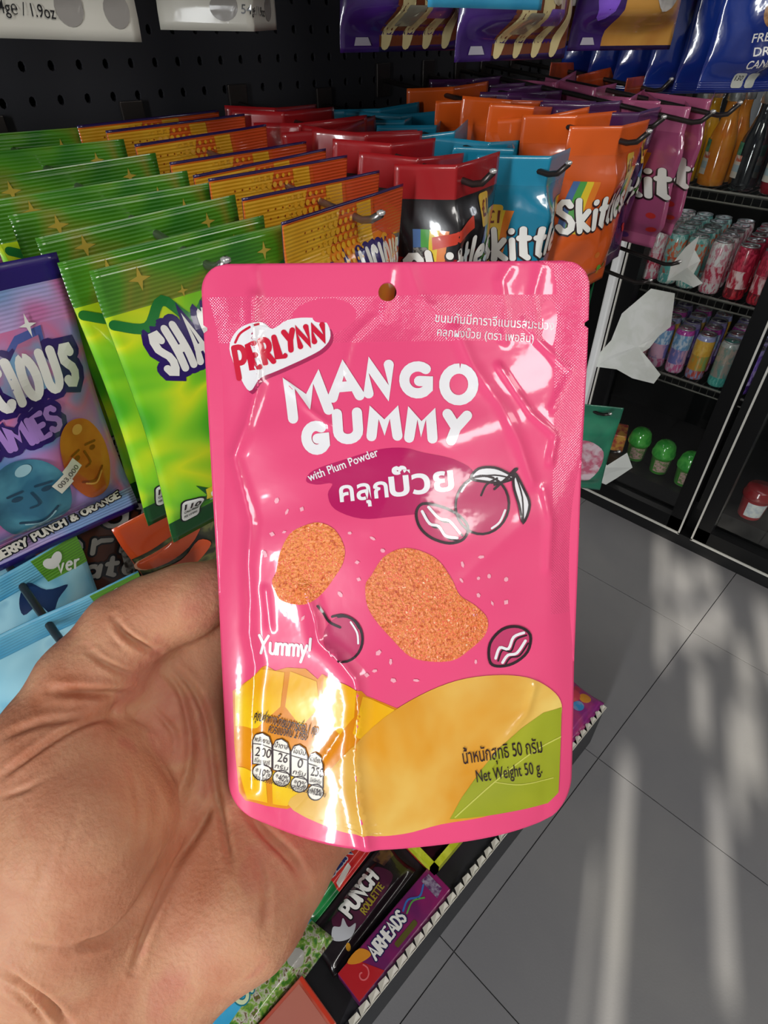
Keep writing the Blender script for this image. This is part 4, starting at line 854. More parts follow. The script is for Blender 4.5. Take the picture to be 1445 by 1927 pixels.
row(GBG, lambda i: 'lime green gummy bag, %s from the front of its hook' % ORD[i], [(.1895 + dx, d, hz(d) + dz, rz, rx) for dx, d, dz, rz, rx in
    [(0, .346, 0, .04, .03), (-.006, .372, -.002, .02, .05), (-.004, .405, .002, .05, .02), (-.004, .438, .004, -.02, .05), (-.006, .472, .004, -.06, .04), (-.002, .520, .005, .02, .05), (-.004, .575, .006, -.08, .04), (-.004, .640, .004, .03, .03)]])
hook('steel peg hook carrying the lime green gummy bags', .1895, hz(.68) + .004, .322, tip=.006)
# orange gummy bags
OA = film_m('orange', 'd9661a', col2='e88a22', scale=16, detail=2); OS_ = seal_m('orange', 'd2581c', col2='dc7420', scale=12); OY = seal_m('mango_yellow', 'd89c1e', col2='e2ad2c', scale=30); OX = seal_m('orange_red', 'd04c1e')
OBG, od = bag('gummy_bag', 'x', 'snack bag', .148, .198, .016, [(0, film_m('purple_edge', '24104a')), (.002, OS_), (.028, OA), (.182, GD)], 4, st=.026, sb=.018, group='orange gummy bags on their hook')
od('yellow_patch', [[(-.073, .010), (-.012, .010), (-.016, -.004), (-.03, -.022), (-.045, -.034), (-.071, -.036)]], OY, 1, label='yellow halftone corner')
od('stripe', [[(.008, .010), (.026, .010), (.030, -.02), (.045, -.045), (.02, -.045), (.012, -.02)]], OY, 1); od('red_patch', [[(.030, .010), (.073, .010), (.073, -.022), (.05, -.02), (.034, -.012)]], OX, 1)
dots = []
for i in range(9):
    for k in range(8):
        x, z = -.034 + .0062 * i - .003 * (k % 2), .007 - .0056 * k; dd_ = x * .9 - z * .4 + .03; r = .0026 - .00005 * ((i - 3) ** 2 + 2 * (k - 3) ** 2)
        if r > .0008 and x < .02: dots.append(ell(x, z, r, r, 0, 8))
od('halftone_dots', dots, film_m('dot_yellow', 'e4a82a'), 2, None)['kind'] = 'stuff'
od('dark_dots', [ell(-.052 + .007 * i + .002 * (k % 2), .002 - .006 * k, .0009, .0009, 0, 4) for i in range(4) for k in range(3)], film_m('dot_dark', '8a3c14'), 2, None)['kind'] = 'stuff'
od('orange_slice', [ell(.058, -.036, .024, .024, 0)[7:22] if False else ell(.052, -.036, .0205, .0205)], film_m('slice_rind', 'e8a02a'), 1); od('orange_flesh', [ell(.053, -.036, .016, .016)], film_m('slice_flesh', 'd8481c'), 2)
od('slice_lines', [ribbon([(.053, -.036), (.053 + .015 * math.cos(a), -.036 + .015 * math.sin(a))], .0004) for a in np.linspace(0, 6.28, 11)[:-1]], film_m('slice_line', 'f0b060'), 3, None)
bubble(od, 'SHAQ-A-LICIOUS', -.062, -.056, .021, .128, .0022, .0056, 4, .006, gap=.5)
row(OBG, lambda i: 'orange and yellow gummy bag, %s from the front of its hook' % ORD[i], [(.328 + dx, d, hz(d) + dz, rz, rx) for dx, d, dz, rz, rx in
    [(-.012, .352, .004, .20, .03), (-.008, .392, .006, .10, .04), (-.008, .432, .009, .10, .05), (-.004, .462, .006, .13, .04), (-.004, .492, .007, .10, .04), (-.006, .545, .010, .15, .03), (-.004, .59, .011, .06, .04), (-.01, .630, .008, .02, .04)]])
hook('steel peg hook carrying the orange and yellow gummy bags', .322, hz(.68) + .008, .325, tip=.006)
# berry bags at the left edge
BA = film_m('berry', '8a7ab8', cols=[(.32, '5c86b8'), (.42, '8f86c0'), (.5, 'b07ab4'), (.58, 'c8709c'), (.66, '8c8cc4'), (.76, '6f9cc8')], scale=26, detail=1); BS_ = seal_m('berry', '8f8fc4', cols=[(.4, '7f9ccc'), (.5, 'b0a0d0'), (.6, 'c070a4')], scale=20, detail=1); PE = film_m('indigo', '251763')
BBG, bd = bag('gummy_bag', 'x', 'snack bag', .146, .194, .015, [(0, PE), (.014, BS_), (.036, BA), (.172, BS_), (.189, PE)], 9, st=.034, sb=.02, group='berry gummy bags on their hook')
bd('star', [[(.045 + (.005 if k % 2 == 0 else .0016) * math.sin(k * math.pi / 4), -.022 + (.007 if k % 2 == 0 else .0016) * math.cos(k * math.pi / 4)) for k in range(8)]], WHT, 3)
fr = [(.02, -.06), (.012, -.05), (.012, -.038), (.004, -.026), (.018, -.026), (.026, -.034), (.036, -.026), (.052, -.024), (.050, -.038), (.056, -.05), (.056, -.06)]
bd('fruit_outline', [fr], film_m('berry_blue', '4a5aa0'), 1); bd('fruit_drawing', [[(x * .8 + .007, z * .82 - .009) for x, z in fr]], film_m('berry_pink', 'b06a90', col2='6f9cc0', scale=50), 2, label='printed berry drawing')
bubble(bd, 'SHAQALICIOUS', -.068, -.068, .023, .130, .0027, .0066, 3, .004, gap=.5)
bubble(bd, 'XL GUMMIES', -.052, -.090, .015, .094, .0018, .0054, 3, 0, LIL, DPU, 1, 'subtitle')
def candy_head(nm, x, z, rx, rz, rot, m, dk, lt, lab):
    bd(nm, [smooth_poly([(x + a * rx, z + b * rz) for a, b in ((-.95, .2), (-.7, .75), (-.1, 1), (.6, .85), (.98, .3), (.92, -.35), (.5, -.85), (0, -1), (-.55, -.85), (-.92, -.35))], 5)], m, 3, label=lab)
    bd(nm + '_shading', [ribbon(crom([(x - .5 * rx, z - .42 * rz), (x, z - .55 * rz), (x + .5 * rx, z - .36 * rz)], 4), .0009), ribbon([(x - .5 * rx, z + .28 * rz), (x - .15 * rx, z + .3 * rz)], .0009), ribbon([(x + .2 * rx, z + .32 * rz), (x + .6 * rx, z + .3 * rz)], .0009), ribbon(crom([(x + .05 * rx, z + .2 * rz), (x + .12 * rx, z - .1 * rz), (x - .12 * rx, z - .14 * rz)], 3), .0008),
        ell(x - .33 * rx, z + .16 * rz, rx * .13, rz * .06), ell(x + .42 * rx, z + .18 * rz, rx * .13, rz * .06)], dk, 4)
    bd(nm + '_glint', [ell(x + .1 * rx, z + .75 * rz, rx * .22, rz * .12, 20)], lt, 4); bd(nm + '_lip_line', [ribbon(crom([(x - .4 * rx, z - .5 * rz), (x, z - .62 * rz), (x + .4 * rx, z - .45 * rz)], 4), .0006)], lt, 4)
candy_head('blue_candy', .006, -.126, .025, .031, 0, film_m('candy_blue', '2c6078', col2='4a8a9c', scale=30), film_m('candy_blue_d', '1c3c50'), film_m('candy_blue_l', '8fb4bc'), 'printed blue gummy candy face')
candy_head('orange_candy', .049, -.116, .0175, .031, 0, film_m('candy_or', 'b0521c', col2='c87028', scale=30), film_m('candy_or_d', '7c3410'), film_m('candy_or_l', 'd99a50'), 'printed orange gummy candy face')
bubble(bd, 'BERRY PUNCH & ORANGE', -.028, -.170, .0068, .090, .00085, .0020, 5, 0, film_m('cream', 'd8d2c4'), BLK, 5, 'flavour')
st_ = [(.018, -.130), (.020, -.121), (.029, -.119), (.0292, -.1175), (.042, -.114), (.045, -.123), (.036, -.126), (.0358, -.1275)]
bd('price_sticker', [[(.024, -.129), (.020, -.120), (.030, -.115), (.0295, -.113), (.040, -.108), (.044, -.117), (.034, -.122), (.0345, -.124)]], film_m('sticker', 'd9d5c6', rough=.6, coat=0), 6, label='white paper price sticker'); bd('price_lettering', [place(font_tris('003.000', .0056, .01, .019), .0245, -.1245, 25)], film_m('ink_grey', '5a5650'), 7, .004)
row(BBG, lambda i: 'blue and pink berry gummy bag, %s from the front of its hook' % ORD[i], [(.044, .384, 1.389, -.02, .05), (.026, .43, 1.397, -.03, .05)])
hook('steel peg hook carrying the berry gummy bags', .03, 1.424, .362, tip=.006)

# small rainbow candy bags: folded round their hooks
RAIN = ['4a6a9c', '4f9a46', 'e0c030', 'e07a24']
def rainbow_bag(seed, body, head, label_col, x0, group, word_m=WHT, hgt=.172, wd=.116, fold=.5, tag_xy=(.024, -.040), dark=None):
    H = film_m('head_' + label_col, head); B = film_m('body_' + label_col, body, bump=.7, bscale=45, coat=.8, rough=.25)
    bands = [(0, H), (.026, film_m('dark_' + label_col, dark) if dark else B)] + ([(.072, B)] if dark else []) + [(hgt - .014, H)]
    t, d = bag('candy_bag', 'x', 'candy bag', wd, hgt, .010, bands, seed, st=.026, sb=.014, fold=fold, x0=x0, group=group, rough_=.0045)
    for k, c in enumerate(RAIN):
        for s in (-1, 1):
            x = (-.052 if s < 0 else .026) + k * .0065
            d('rainbow_stripe', [[(x, -.088), (x + .0065, -.088), (x + .0065 + .006, -.036), (x + .006, -.036)] if s < 0 else [(x, -.075), (x + .0065, -.075), (x + .012, -.03), (x + .0055, -.03)]], film_m('rain%d' % k, c), 1)
    d('price_flag', [rrect(tag_xy[0], tag_xy[1], tag_xy[0] + .017, tag_xy[1] + .025, .003)], film_m('flag_yellow', 'dcb23a'), 2, label='yellow price flag'); d('price_lettering', [place(font_tris('£1', .0165, .02, .0125), tag_xy[0] + .0025, tag_xy[1] + .008)], film_m('ink_brown', '6a2412'), 3)
    d('lettering_outline', word('Skittles', -.050, -.088, .030, .0040, .3, 8, .100), film_m('shade_' + label_col, '2a1418'), 3); d('lettering', word('Skittles', -.050, -.087, .030, .0029, .3, 8, .100), word_m, 4)
    rn = random.Random(seed)
    for k in range(9):
        x, z = rn.uniform(-.045, .045), rn.uniform(-.148, -.100); d('candy_dot', [ell(x, z, .0036, .0034, 0, 12)], film_m('candy%d' % (k % 5), ['c03028', 'd9a02a', '5a9a30', 'c86a24', '6a3a80'][k % 5]), 2, None)
    return t, d
RB, rd = rainbow_bag(21, '941219', '9c151b', 'red', -.012, 'red candy bags on their hook', dark='1b181a')
rd('slogan_band', [[(-.032, -.052), (.012, -.038), (.012, -.028), (-.032, -.042)]], film_m('slogan_red', 'c8402e'), 3); rd('matrix_patch', [rrect(-.048, -.066, -.036, -.050, .001)], film_m('patch_grey', '8a8680', col2='3a3a38', scale=300), 3)
ROWS = {
 'red': (RB, .448, .348, [.348, .394, .428, .464, .487, .512, .538, .572, .605], 1.413),
 'blue': (rainbow_bag(22, '177a98', '1a82a2', 'blue', .006, 'blue candy bags on their hook', tag_xy=(-.046, -.056))[0], .573, .352, [.352, .393, .434, .468, .505, .535, .565, .595], 1.405),
 'orange': (rainbow_bag(23, 'd0561a', 'd85a1a', 'orange', -.004, 'orange candy bags on their hook', fold=.35)[0], .676, .328, [.328, .385, .412, .436, .47, .51, .56], 1.424),
 'purple': (rainbow_bag(24, '3c1a48', '4a2250', 'purple', -.004, 'purple candy bags on their hook', fold=.45)[0], .765, .355, [.355, .39, .42, .45, .48, .51, .54, .57, .60], 1.428),
 'pink': (rainbow_bag(25, 'a04a70', 'b05a7e', 'pink', 0, 'pink candy bags on their hook', fold=1.9, wd=.100, hgt=.155)[0], .835, .330, [.330, .372, .41, .46, .52], 1.430)}
rr_ = random.Random(11)
for cn, (p, X, tip, ds, z) in ROWS.items():
    row(p, lambda i: '%s candy bag, %s from the front of its hook' % (cn, ORD[i]), [(X + (0 if i == 0 else rr_.uniform(-.012, .012)), d, z - .012 + (d - tip) * .10 - (0 if i == 0 else rr_.uniform(0, .006)), (0 if i == 0 else rr_.uniform(-.45, .45)) + (-.30 if cn != 'pink' else -.6), rr_.uniform(.0, .05)) for i, d in enumerate(ds)])
    hook('dark peg hook carrying the %s candy bags' % cn, X, z - .010 + (.68 - tip) * .10, tip - .026, tip=.010, dark=True)
pb = copy_tree(ROWS['pink'][0], (.895, .332, 1.422), (.02, 0, -.75), 'pink candy bag on the end hook nearest the fridge'); 
hook('dark peg hook at the fridge end with one pink bag', .895, 1.459, .298, dark=True)
DO = film_m('dim_orange', 'b8481c', col2='7c2c14', scale=20)
t, d = bag('candy_bag', 'x', 'candy bag', .12, .15, .01, [(0, DO)], 31, group='dim orange bags at the back'); row(t, lambda i: 'plain orange bag at the back of the end hook, %s from the front' % ORD[i], [(.97, .46, 1.438, .1, .02), (.965, .52, 1.444, -.1, .02), (.97, .58, 1.45, .1, .02)])
hook('dark peg hook carrying plain orange bags at the back', .97, 1.462, .42, dark=True)
# ------------------------------------------------------------------ lower hooks
SB = film_m('sea_blue', '4fa8cc', cols=[(.30, '1a6f9c'), (.42, '3f9fc8'), (.52, '8fcbe0'), (.62, 'a9dcea'), (.72, '2c86b4')], scale=18, detail=2); SBS = seal_m('sea_blue', '6fb8d4', col2='3f98c4', scale=16)
t, d = bag('gummy_bag', 'x', 'snack bag', .132, .20, .020, [(0, SBS), (.02, SB)], 41, st=.02, group='blue shark gummy bags on the lower hook', rough_=.0022)
d('corner_flag', [[(.030, .012), (.066, .012), (.066, -.016), (.034, -.012)]], seal_m('leaf_green', '5f9a2c'), 1, label='green corner flag'); d('heart', [ell(.041, .001, .0042, .0065, 30, 14), ell(.046, .002, .0042, .0065, -30, 14)], WHT, 2, None); d('flag_lettering', word('ver', .043, -.010, .011, .0009, .25, -20, .016), WHT, 2, None)
d('shark_drawing', [smooth_poly([(.012, -.012), (.022, -.004), (.03, -.016), (.045, -.022), (.034, -.026), (.024, -.032), (.02, -.022), (.008, -.022)], 4)], film_m('shark_navy', '1a2f58'), 1, label='printed dark shark drawing')
d('gummy_picture', [smooth_poly([(-.05, -.05), (-.03, -.044), (-.018, -.06), (-.02, -.085), (-.035, -.096), (-.052, -.08)], 4)], film_m('gummy_blue', '1f5a94', col2='3a86c0', scale=80), 1); d('rock', [smooth_poly([(-.04, -.105), (-.02, -.098), (-.006, -.11), (-.012, -.128), (-.03, -.132)], 4)], film_m('silver_rock', '9a9a94', col2='55564f', scale=120), 1)
bubble(d, 'SHARKS', -.05, -.158, .026, .10, .0028, .0058, 0, 0, film_m('navy', '1d3a78'), WHT)
row(t, lambda i: 'light blue shark gummy bag on the lower hook, %s from the front' % ORD[i], [(.022, .352, 1.178, -.1, .06), (.004, .395, 1.190, .12, .06), (.012, .435, 1.196, .05, .05)])
hook('dark peg hook carrying the blue shark bags', .022, 1.216, .322, tip=.004, dark=True)
t, d = bag('snack_bag', 'dark brown snack bag with sideways white lettering', 'snack bag', .12, .19, .016, [(0, film_m('cocoa', '3a1f14', col2='5a2c18', scale=14))], 43)
for k, (w_, z, h_) in enumerate((('Vat', -.010, .026), ('oriq', -.036, .020), ('Katen', -.06, .018))): bubble(d, w_.replace('q', 'n').replace('V', 'V'), -.045, z - .02, h_, .085, .0022, .0042, -14, 0, film_m('ash', 'b4aea4'), BLK, 1, 'lettering')
d('pebble_print', [smooth_poly([(.01, -.05), (.045, -.04), (.05, -.1), (.02, -.11)], 3)], film_m('pebble', 'b0aaa0', col2='3a3430', scale=160), 3)
t.location = (.108, .430, 1.226); t.rotation_euler = (.05, .25, -.05); hook('dark peg hook carrying the dark brown snack bag', .108, 1.255, .404, dark=True)
t, d = bag('snack_bag', 'orange and black tiger striped snack bag below the green bags', 'snack bag', .145, .19, .018, [(0, film_m('tiger_orange', 'd4541a', col2='c0441a', scale=14))], 44)
d('camouflage', [[(-.072, -.024), (.072, -.006), (.072, -.17), (-.072, -.17)]], film_m('camo', '23241c', cols=[(.35, '1a1a16'), (.5, '3a3a28'), (.58, '6a6a3a'), (.7, '22221c')], scale=60), 1, label='dark camouflage print')
for q in ([(-.07, -.05), (-.03, -.044), (-.008, -.040), (-.03, -.056), (-.068, -.062)], [(-.066, -.068), (-.04, -.064), (-.02, -.054), (-.012, -.062), (-.03, -.074), (-.06, -.08)], [(.006, -.03), (.02, -.034), (.026, -.05), (.02, -.068), (.008, -.07), (.004, -.05)], [(.02, -.03), (.06, -.024), (.07, -.03), (.05, -.04), (.032, -.055)]):
    q = [(x, z + .022) for x, z in q]; d('stripe', [smooth_poly(q, 4)], film_m('stripe_cream', 'd8a080'), 2); d('stripe', [smooth_poly([(x * .97, z * .985) for x, z in q], 4)], film_m('stripe_orange', 'c8502a'), 3)
t.location = (.162, .372, 1.206); t.rotation_euler = (.08, -.12, -.1); hook('dark peg hook carrying the tiger striped bag', .162, 1.238, .345, dark=True)
# far end of the lower rows
for i, (X, z, tp, g_) in enumerate(((.846, 1.262, .325, 'empty dark peg hook below the orange candy bags'), (.935, 1.268, .325, 'empty dark peg hook below the pink candy bags'), (.862, 1.04, .335, 'dark peg hook carrying the green side-on bag'), (.85, .80, .33, 'lowest dark peg hook, empty, beside the pouch'), (.905, .955, .318, 'empty dark peg hook in front of the fridge tubs'))): hook(g_, X, z, tp, dark=True, tip=.006)
t, d = bag('snack_bag', 'dark teal green bag seen side-on at the fridge end', 'snack bag', .085, .17, .012, [(0, film_m('teal_bag', '1f6a52', col2='2f8a68', scale=14))], 46)
d('candy_print', [smooth_poly([(-.03, -.06), (.0, -.05), (.03, -.07), (.03, -.11), (.0, -.14), (-.03, -.12)], 4)], film_m('candy_pink', 'c0607a', col2='d8c0c8', scale=70), 1); t.location = (.862, .36, 1.005); t.rotation_euler = (.03, 0, -1.0)

# ------------------------------------------------------------------ upper hooks: only the lower ends of the bags are in view
def hang(t, X, d_, zb, h, rz, rx, ry=0): t.location = (X, d_, zb + h - .013); t.rotation_euler = (rx, ry, rz)
WB_ = film_m('milk', 'c9c5ba', rough=.5, coat=.1, bump=.1); GR = film_m('dot_grey', '8d8883', rough=.5, coat=.1)
def white_bag(label, X, d_, zb, rz, seed, fold=0, w=.15, ry=0):
    t, d = bag('white_snack_bag', label, 'snack bag', w, .20, .010, [(0, WB_)], seed, fold=fold, group='white snack bags on the upper hooks'); hang(t, X, d_, zb, .20, rz, .02, ry)
    for x in (-.045, -.015, .032, .058):
        if abs(x) < w / 2 - .008: d('grey_dot', [ell(x, -.1735, .0075, .0080, 0, 20)], GR, 1)
    d('green_smear', [smooth_poly([(-.008, -.166), (.022, -.165), (.024, -.168), (-.006, -.169)], 3)], film_m('smear', 'a9bc9c', rough=.5, coat=.1), 1); d('weight_lettering', [place(font_tris('54g℮ / 1.9oz', .0075, .004, .030), -.006, -.177, -3)], BLK, 2); hook('upper steel peg hook, %s from the left' % ORD[seed - 51], X, zb + .20 - .004, d_ - .03)
white_bag('white snack bag with grey dots at the top left corner', .078, .415, 1.503, 0, 51); white_bag('white snack bag with hanging right corner beside the first', .142, .392, 1.4965, .02, 52, ry=.03, w=.14)
white_bag('folded white snack bag with pointed lower edge', .325, .45, 1.499, -.1, 53, fold=1.0, w=.10)
for i, (X, y) in enumerate(((.078, .50), (.142, .47), (.08, .58), (.142, .56))):  # copies added behind to block ceiling light on the green bags
    copy_tree(bpy.data.objects['white_snack_bag' + ('.001' if i % 2 else '')], (X, y, 1.694), (.02, 0, .03 * (i - 2)), 'white snack bag added to block light, %s behind the front pair' % ORD[i])
PU = film_m('royal_purple', '2c1450', col2='40206c', scale=16, rough=.28, coat=.6); CR = film_m('cream_print', 'cdbb88'); BR = film_m('choc_brown', '6a351e')
def choc(label, X, d_, zb, rz, seed, kind=0):
    w, h = .15, .21; t, d = bag('chocolate_bag', label, 'chocolate bag', w, h, .026, [(0, PU if kind == 0 else film_m('amber_print', 'b8843c', col2='a87030', scale=16)), (h - .004, film_m('hem', '1d0d38'))], seed, xbands=[(-.08, PU), (-.03, None)], group='chocolate bags on the upper hooks', back=PU); hang(t, X, d_, zb, h, rz, .02)
    if kind == 0:
        d('brown_ground', [[(-.03, -.11), (.073, -.11), (.073, -.188), (.05, -.192), (-.03, -.193)]], BR, 1)
        for k in range(4):
            x = -.028 + k * .026; d('cream_swirl', [smooth_poly([(x, -.193), (x + .010, -.192), (x + .018, -.165), (x + .016, -.13), (x + .02, -.112), (x + .008, -.112), (x + .005, -.14), (x + .006, -.17)], 4)], CR, 2)
        d('bean_print', [smooth_poly([(.0, -.112), (.04, -.112), (.042, -.14), (.02, -.158), (.002, -.14)], 4)], film_m('bean', '8a7460', col2='c8bca4', scale=90), 3); d('info_label', [rrect(-.018, -.178, .004, -.163, .002)], film_m('info', '8f8a78'), 3); d('brand_patch', [rrect(.012, -.172, .044, -.160, .002)], film_m('brand_violet', '6a4a98'), 3); d('barcode', [[(-.03, -.118), (-.008, -.118), (-.008, -.138), (-.03, -.138)]], film_m('barcode_grey', 'a8a0a4'), 3)
    else:
        d('stone_print', [smooth_poly([(.0, -.11), (.04, -.11), (.05, -.15), (.02, -.165), (.0, -.14)], 4)], film_m('stone', '8f8a88', col2='c0bab4', scale=50), 1); d('foil_glint', [smooth_poly([(-.06, -.13), (-.035, -.13), (-.04, -.165), (-.055, -.17)], 3)], film_m('glint', '7a4fc0', rough=.15), 1)
    d('hem_patch', [[(-.06, -.192), (-.04, -.192), (-.044, -.186), (-.058, -.186)]], film_m('hem_white', 'b0aab4'), 3)
    hook('upper steel peg hook, %s from the left' % ORD[seed - 57], X, zb + h - .004, d_ - .03)
choc('farther purple chocolate bag with brown and cream swirls', .526, .50, 1.484, -.10, 61); choc('nearer purple chocolate bag with brown and cream swirls', .578, .405, 1.478, -.12, 62)
choc('purple chocolate bag with a narrow amber edge', .668, .44, 1.487, -.35, 63, 1); choc('purple chocolate bag with a wide amber side', .752, .385, 1.483, -.30, 64, 1)
CY = film_m('cyan', '3f9fc4', col2='2f8db8', scale=20, rough=.4); t, d = bag('snack_bag', 'pale cyan bag whose lower edge hangs over the chocolate bags', 'snack bag', .125, .20, .012, [(0, CY)], 66, rough_=.003); hang(t, .448, .345, 1.512, .20, -.05, .02); hook('upper steel peg hook above the pale cyan bag', .448, 1.512 + .196, .315)
BL = film_m('cobalt', '0f2674', col2='163488', scale=14, rough=.22, coat=.8, bump=.4); BLS = seal_m('cobalt', '1a2c78')
t, d = bag('freeze_dried_bag', 'x', 'candy bag', .13, .215, .016, [(0, BL), (.203, BLS)], 71, group='cobalt blue freeze dried candy bags', rough_=.003, fold=.2)
d('cookie_print', [ell(.0, -.118, .020, .020)], film_m('cookie', 'b88a58', col2='8a5c34', scale=160), 1, label='printed cookie'); d('teal_print', [smooth_poly([(-.004, -.104), (.012, -.092), (.022, -.106), (.012, -.118)], 4)], film_m('teal_candy', '1f8a94'), 2)
d('lettering', [place(font_tris(w_, .0125, .012, wd_), x_, z_, 8) for w_, wd_, x_, z_ in (('FREEZE', .034, -.020, -.150), ('DRIED', .030, -.014, -.1635), ('CANDY', .032, -.016, -.177))], WHT, 2, .005)
for x in (-.022, -.004): d('calorie_badge', [rrect(x, -.197, x + .015, -.181, .003)], film_m('badge', 'b8bab0'), 2)
d('badge_lettering', [place(font_tris('130', .0075, .01, .010), -.0195, -.189)], BLK, 3, None)
row(t, lambda i: 'cobalt blue freeze dried candy bag, %s from the front of its hook' % ORD[i], [(1.012, .335, 1.638, -.55, .02), (1.03, .372, 1.634, -.62, .03), (1.02, .415, 1.632, -.5, .03), (1.02, .455, 1.63, -.62, .03), (1.01, .50, 1.632, -.5, .03), (1.02, .55, 1.636, -.6, .02)]); hook('upper steel peg hook above the cobalt blue bags', 1.03, 1.672, .305)

# ------------------------------------------------------------------ goods lying on the base shelf
DZ = .1655; LAY = -math.pi / 2
def flat_map(x0, x1, y0, y1, z): return lambda xy, lift: np.stack([np.asarray(xy)[:, 0], np.asarray(xy)[:, 1], z + lift], 1)
def box_thing(name, label, X0, X1, Y0, Y1, z1, mats, rz=0):
    c = ((X0 + X1) / 2, (Y0 + Y1) / 2, DZ); t = thing(name, label, 'box', c, (0, 0, rz)); mb = MB(); mb.box(X0 - c[0], X1 - c[0], Y0 - c[1], Y1 - c[1], 0, z1 - DZ, bev=.002); mb.build('carton', mats, t)
    f_ = lambda xy, lift: np.stack([np.asarray(xy)[:, 0], np.asarray(xy)[:, 1], np.full(len(xy), z1 - DZ) + lift], 1)
    return t, (lambda nm, sh, m, lay=1, label=None: decal(nm, sh, m, f_, t, lay, None, label))
t, d = box_thing('candy_box', 'long purple and red candy box at the shelf edge', .140, .386, .2005, .2580, .1985, film_m('box_purple', '6a1f5a', col2='8a2060', scale=12), 0)
d('red_end', [[(-.122, -.028), (-.06, -.028), (-.075, .0), (-.09, .028), (-.122, .028)]], film_m('box_red', 'b8222a'), 1); d('flame', [smooth_poly([(-.10, .028), (-.07, .028), (-.06, .006), (-.085, .012)], 4)], film_m('flame_or', 'd88a2a'), 2)
d('swirl', [line([(-.092 + .014 * q * math.cos(7 * q), -.004 + .014 * q * math.sin(7 * q)) for q in np.linspace(.2, 1, 12)], .0012, 2)], film_m('swirl_pink', 'e06a70'), 3); d('lettering_outline', word('AIRHEADS', -.060, -.006, .022, .0042, .22, 3, .085), film_m('navy2', '1f2450'), 2); d('lettering', word('AIRHEADS', -.060, -.006, .022, .0022, .22, 3, .085), WHT, 3)
d('flavour_plate', [rrect(-.02, -.022, .035, -.012, .003)], film_m('olive', '5a5424'), 3); d('ribbon', [line([(.03, .012), (.05, .018), (.07, .006), (.09, .014)], .0018)], film_m('rib_blue', '3a6ab0'), 3); d('ribbon', [line([(.032, .004), (.055, .010), (.075, -.002)], .0015)], film_m('rib_green', '5a9a4a'), 3)
d('end_patch', [[(.092, -.02), (.112, -.016), (.112, .02), (.092, .022)]], film_m('end_grey', '9a8fa0', col2='5a3060', scale=120), 2)
def lying(name, label, X, Y, rz, w, h, bl, bands, seed, **kw):
    t, d = bag(name, label, 'snack bag', w, h, bl, bands, seed, **kw); t.location = (X, Y, DZ + bl * .75 + .003); t.rotation_euler = (LAY, 0, 0); t.rotation_mode = 'XYZ'; t.matrix_world = Matrix.Translation((X, Y, DZ + bl * .85 + .004)) @ Matrix.Rotation(rz, 4, 'Z') @ Matrix.Rotation(LAY, 4, 'X') @ Matrix.Translation((0, 0, h / 2 - .013)); return t, d
t, d = lying('candy_bag', 'black punch candy bag lying beside the purple box', .250, .312, .06, .235, .085, .013, [(0, film_m('punch_black', '1c1418', bump=.4))], 81, st=.01, sb=.008)
d('purple_field', [smooth_poly([(-.06, -.005), (.04, .0), (.075, -.02), (.07, -.05), (-.05, -.052)], 4)], film_m('punch_plum', '4a1c34'), 1); bubble(d, 'PUNCH', -.035, -.032, .026, .088, .0036, .0060, 4, 0, WHT, BLK, 2); d('flavour_lettering', word('ROULETTE', -.012, -.050, .012, .0012, .25, 4, .062), film_m('olive2', '9a8a2c'), 3)
d('ghost_figure', [smooth_poly([(-.075, -.045), (-.085, -.03), (-.07, -.018), (-.06, -.028), (-.046, -.022), (-.05, -.04), (-.035, -.046), (-.055, -.055)], 4)], film_m('ghost', 'b8b8bc'), 2); d('candy_dot', [ell(-.07, -.060, .005, .005, 0, 12)], film_m('dot_amber', 'c08a2a'), 2)
d('red_corner', [[(.07, .006), (.112, .008), (.112, -.02), (.08, -.02)]], film_m('corner_dark', '3a2226', col2='6a4a2a', scale=60), 2)
t, d = lying('candy_bag', 'red and green candy bag with navy lettering behind the punch bag', .262, .405, .10, .22, .090, .014, [(0, film_m('bag_crimson', 'b01c20', col2='c8342a', scale=16))], 82, xbands=[(-.12, film_m('bag_green', '1f8a44', col2='155a30', scale=16)), (-.035, None)], st=.01, sb=.008)
bubble(d, 'SLING', -.03, -.05, .024, .085, .0030, .0052, 0, 0, film_m('navy3', '222c5c'), film_m('pale', 'b8b0b4')); d('white_plate', [[(-.03, -.072), (.012, -.066), (.012, -.058), (-.03, -.064)]], film_m('plate', 'c8c0b8'), 2); d('white_top', [[(.02, .008), (.10, .008), (.09, -.004), (.03, -.002)]], film_m('top_white', 'dcd6ce'), 2)
t, d = lying('candy_bag', 'sky blue and green bag lying at the lower left of the base shelf', .045, .368, .10, .24, .15, .022, [(0, film_m('sky', '3aa6d4', col2='5fc0e0', scale=14)), (.098, film_m('garden', '5a8a34', cols=[(.35, '3f7a2a'), (.48, '86a844'), (.56, 'c8c4b4'), (.64, '6a4a2a'), (.75, '5a9a34')], scale=95))], 83, st=.012, sb=.01)
bubble(d, 'GRENADE', -.055, -.088, .026, .150, .0030, .0052, 3, .004, film_m('mint', 'd0dcb0'), film_m('teal_out', '1f7a8a'), 1); d('vegetable', [smooth_poly([(.07, -.075), (.085, -.062), (.098, -.07), (.092, -.09), (.075, -.092)], 4)], film_m('carrot', 'd8622a'), 2); d('vegetable', [smooth_poly([(.095, -.05), (.11, -.045), (.112, -.065), (.1, -.072)], 4)], film_m('lettuce', '6aa82c'), 2)
d('mushroom', [smooth_poly([(.04, -.1), (.06, -.092), (.07, -.11), (.055, -.122), (.04, -.115)], 4)], film_m('mush', 'b8b4ac'), 2); d('pepper', [ell(.01, -.09, .010, .008)], film_m('pepper', '2f8a3a'), 2)
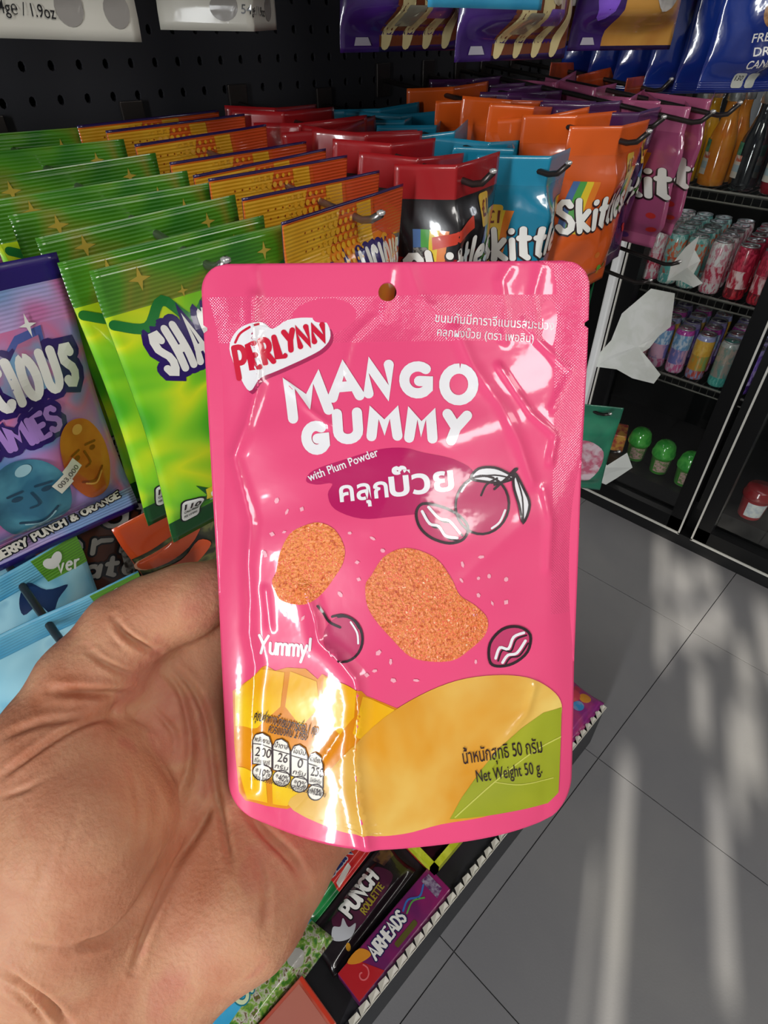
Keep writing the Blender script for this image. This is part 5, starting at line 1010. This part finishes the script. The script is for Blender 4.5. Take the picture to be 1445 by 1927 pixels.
t, d = box_thing('candy_box', 'salmon red box in the lower left corner of the base shelf', -.03, .094, .207, .300, .205, film_m('box_salmon', 'c04a38', col2='d06a58', scale=14), 0)
d('rim', [[(.054, -.044), (.060, -.044), (.060, .045), (.054, .045)]], film_m('rim_red', 'd8402a'), 1); d('lid_panel', [[(-.058, -.038), (.05, -.038), (.05, .04), (-.058, .04)]], film_m('lid_pink', 'c87868'), 1)
# open yellow display tray
t = thing('display_tray', 'open lime yellow and red display tray beyond the purple box', 'display tray', (.458, .292, DZ)); mb = MB(); X_, Y_, H_ = .072, .048, .052
mb.box(-X_, X_, -Y_, Y_, 0, .003); mb.build('tray_floor', BLK, t)
for (a, b, c_, e_) in ((-X_, -X_ + .003, -Y_, Y_), (X_ - .003, X_, -Y_, Y_), (-X_, X_, -Y_, -Y_ + .003), (-X_, X_, Y_ - .003, Y_)):
    mb = MB(); mb.box(a, b, c_, e_, 0, H_ * .55, 1); mb.box(a - .005, b + .005, c_ - .005, e_ + .005, H_ * .55, H_); mb.build('side_wall', [film_m('lime_yellow', 'c4cc2a', col2='dde04a', scale=40), film_m('tray_red', 'b02420')], t)
mb = MB(); mb.box(-X_ + .004, X_ - .004, -Y_ + .004, Y_ - .004, .003, .034, bev=.004); mb.build('packets', film_m('dark_packets', '3a1220', col2='18080c', scale=50), t)
t, d = lying('candy_bag', 'pink and purple fruit candy bag at the far end of the base shelf', .905, .245, .0, .165, .098, .014, [(0, film_m('fruit_purple', '8a2a7a', col2='a83a70', scale=16))], 85, st=.01, sb=.008)
for (x, z, r, c_) in ((.04, -.02, .020, 'c84050'), (.055, -.045, .017, 'd8902c'), (.02, -.045, .016, '3a8ac0'), (.0, -.02, .014, 'c03a60'), (.065, -.015, .012, 'b83a50')): d('fruit_print', [ell(x, z, r, r * .85, 0, 16)], film_m('fruit_' + c_, c_, col2='e8a070', scale=40, lo=.5, hi=.9), 1)
t, d = lying('candy_bag', 'lime green candy bag mostly hidden behind the pouch on the base shelf', .66, .258, .05, .16, .10, .014, [(0, film_m('lime_dark', '7aa82a', col2='c8d84a', scale=30))], 86, st=.01, sb=.008)
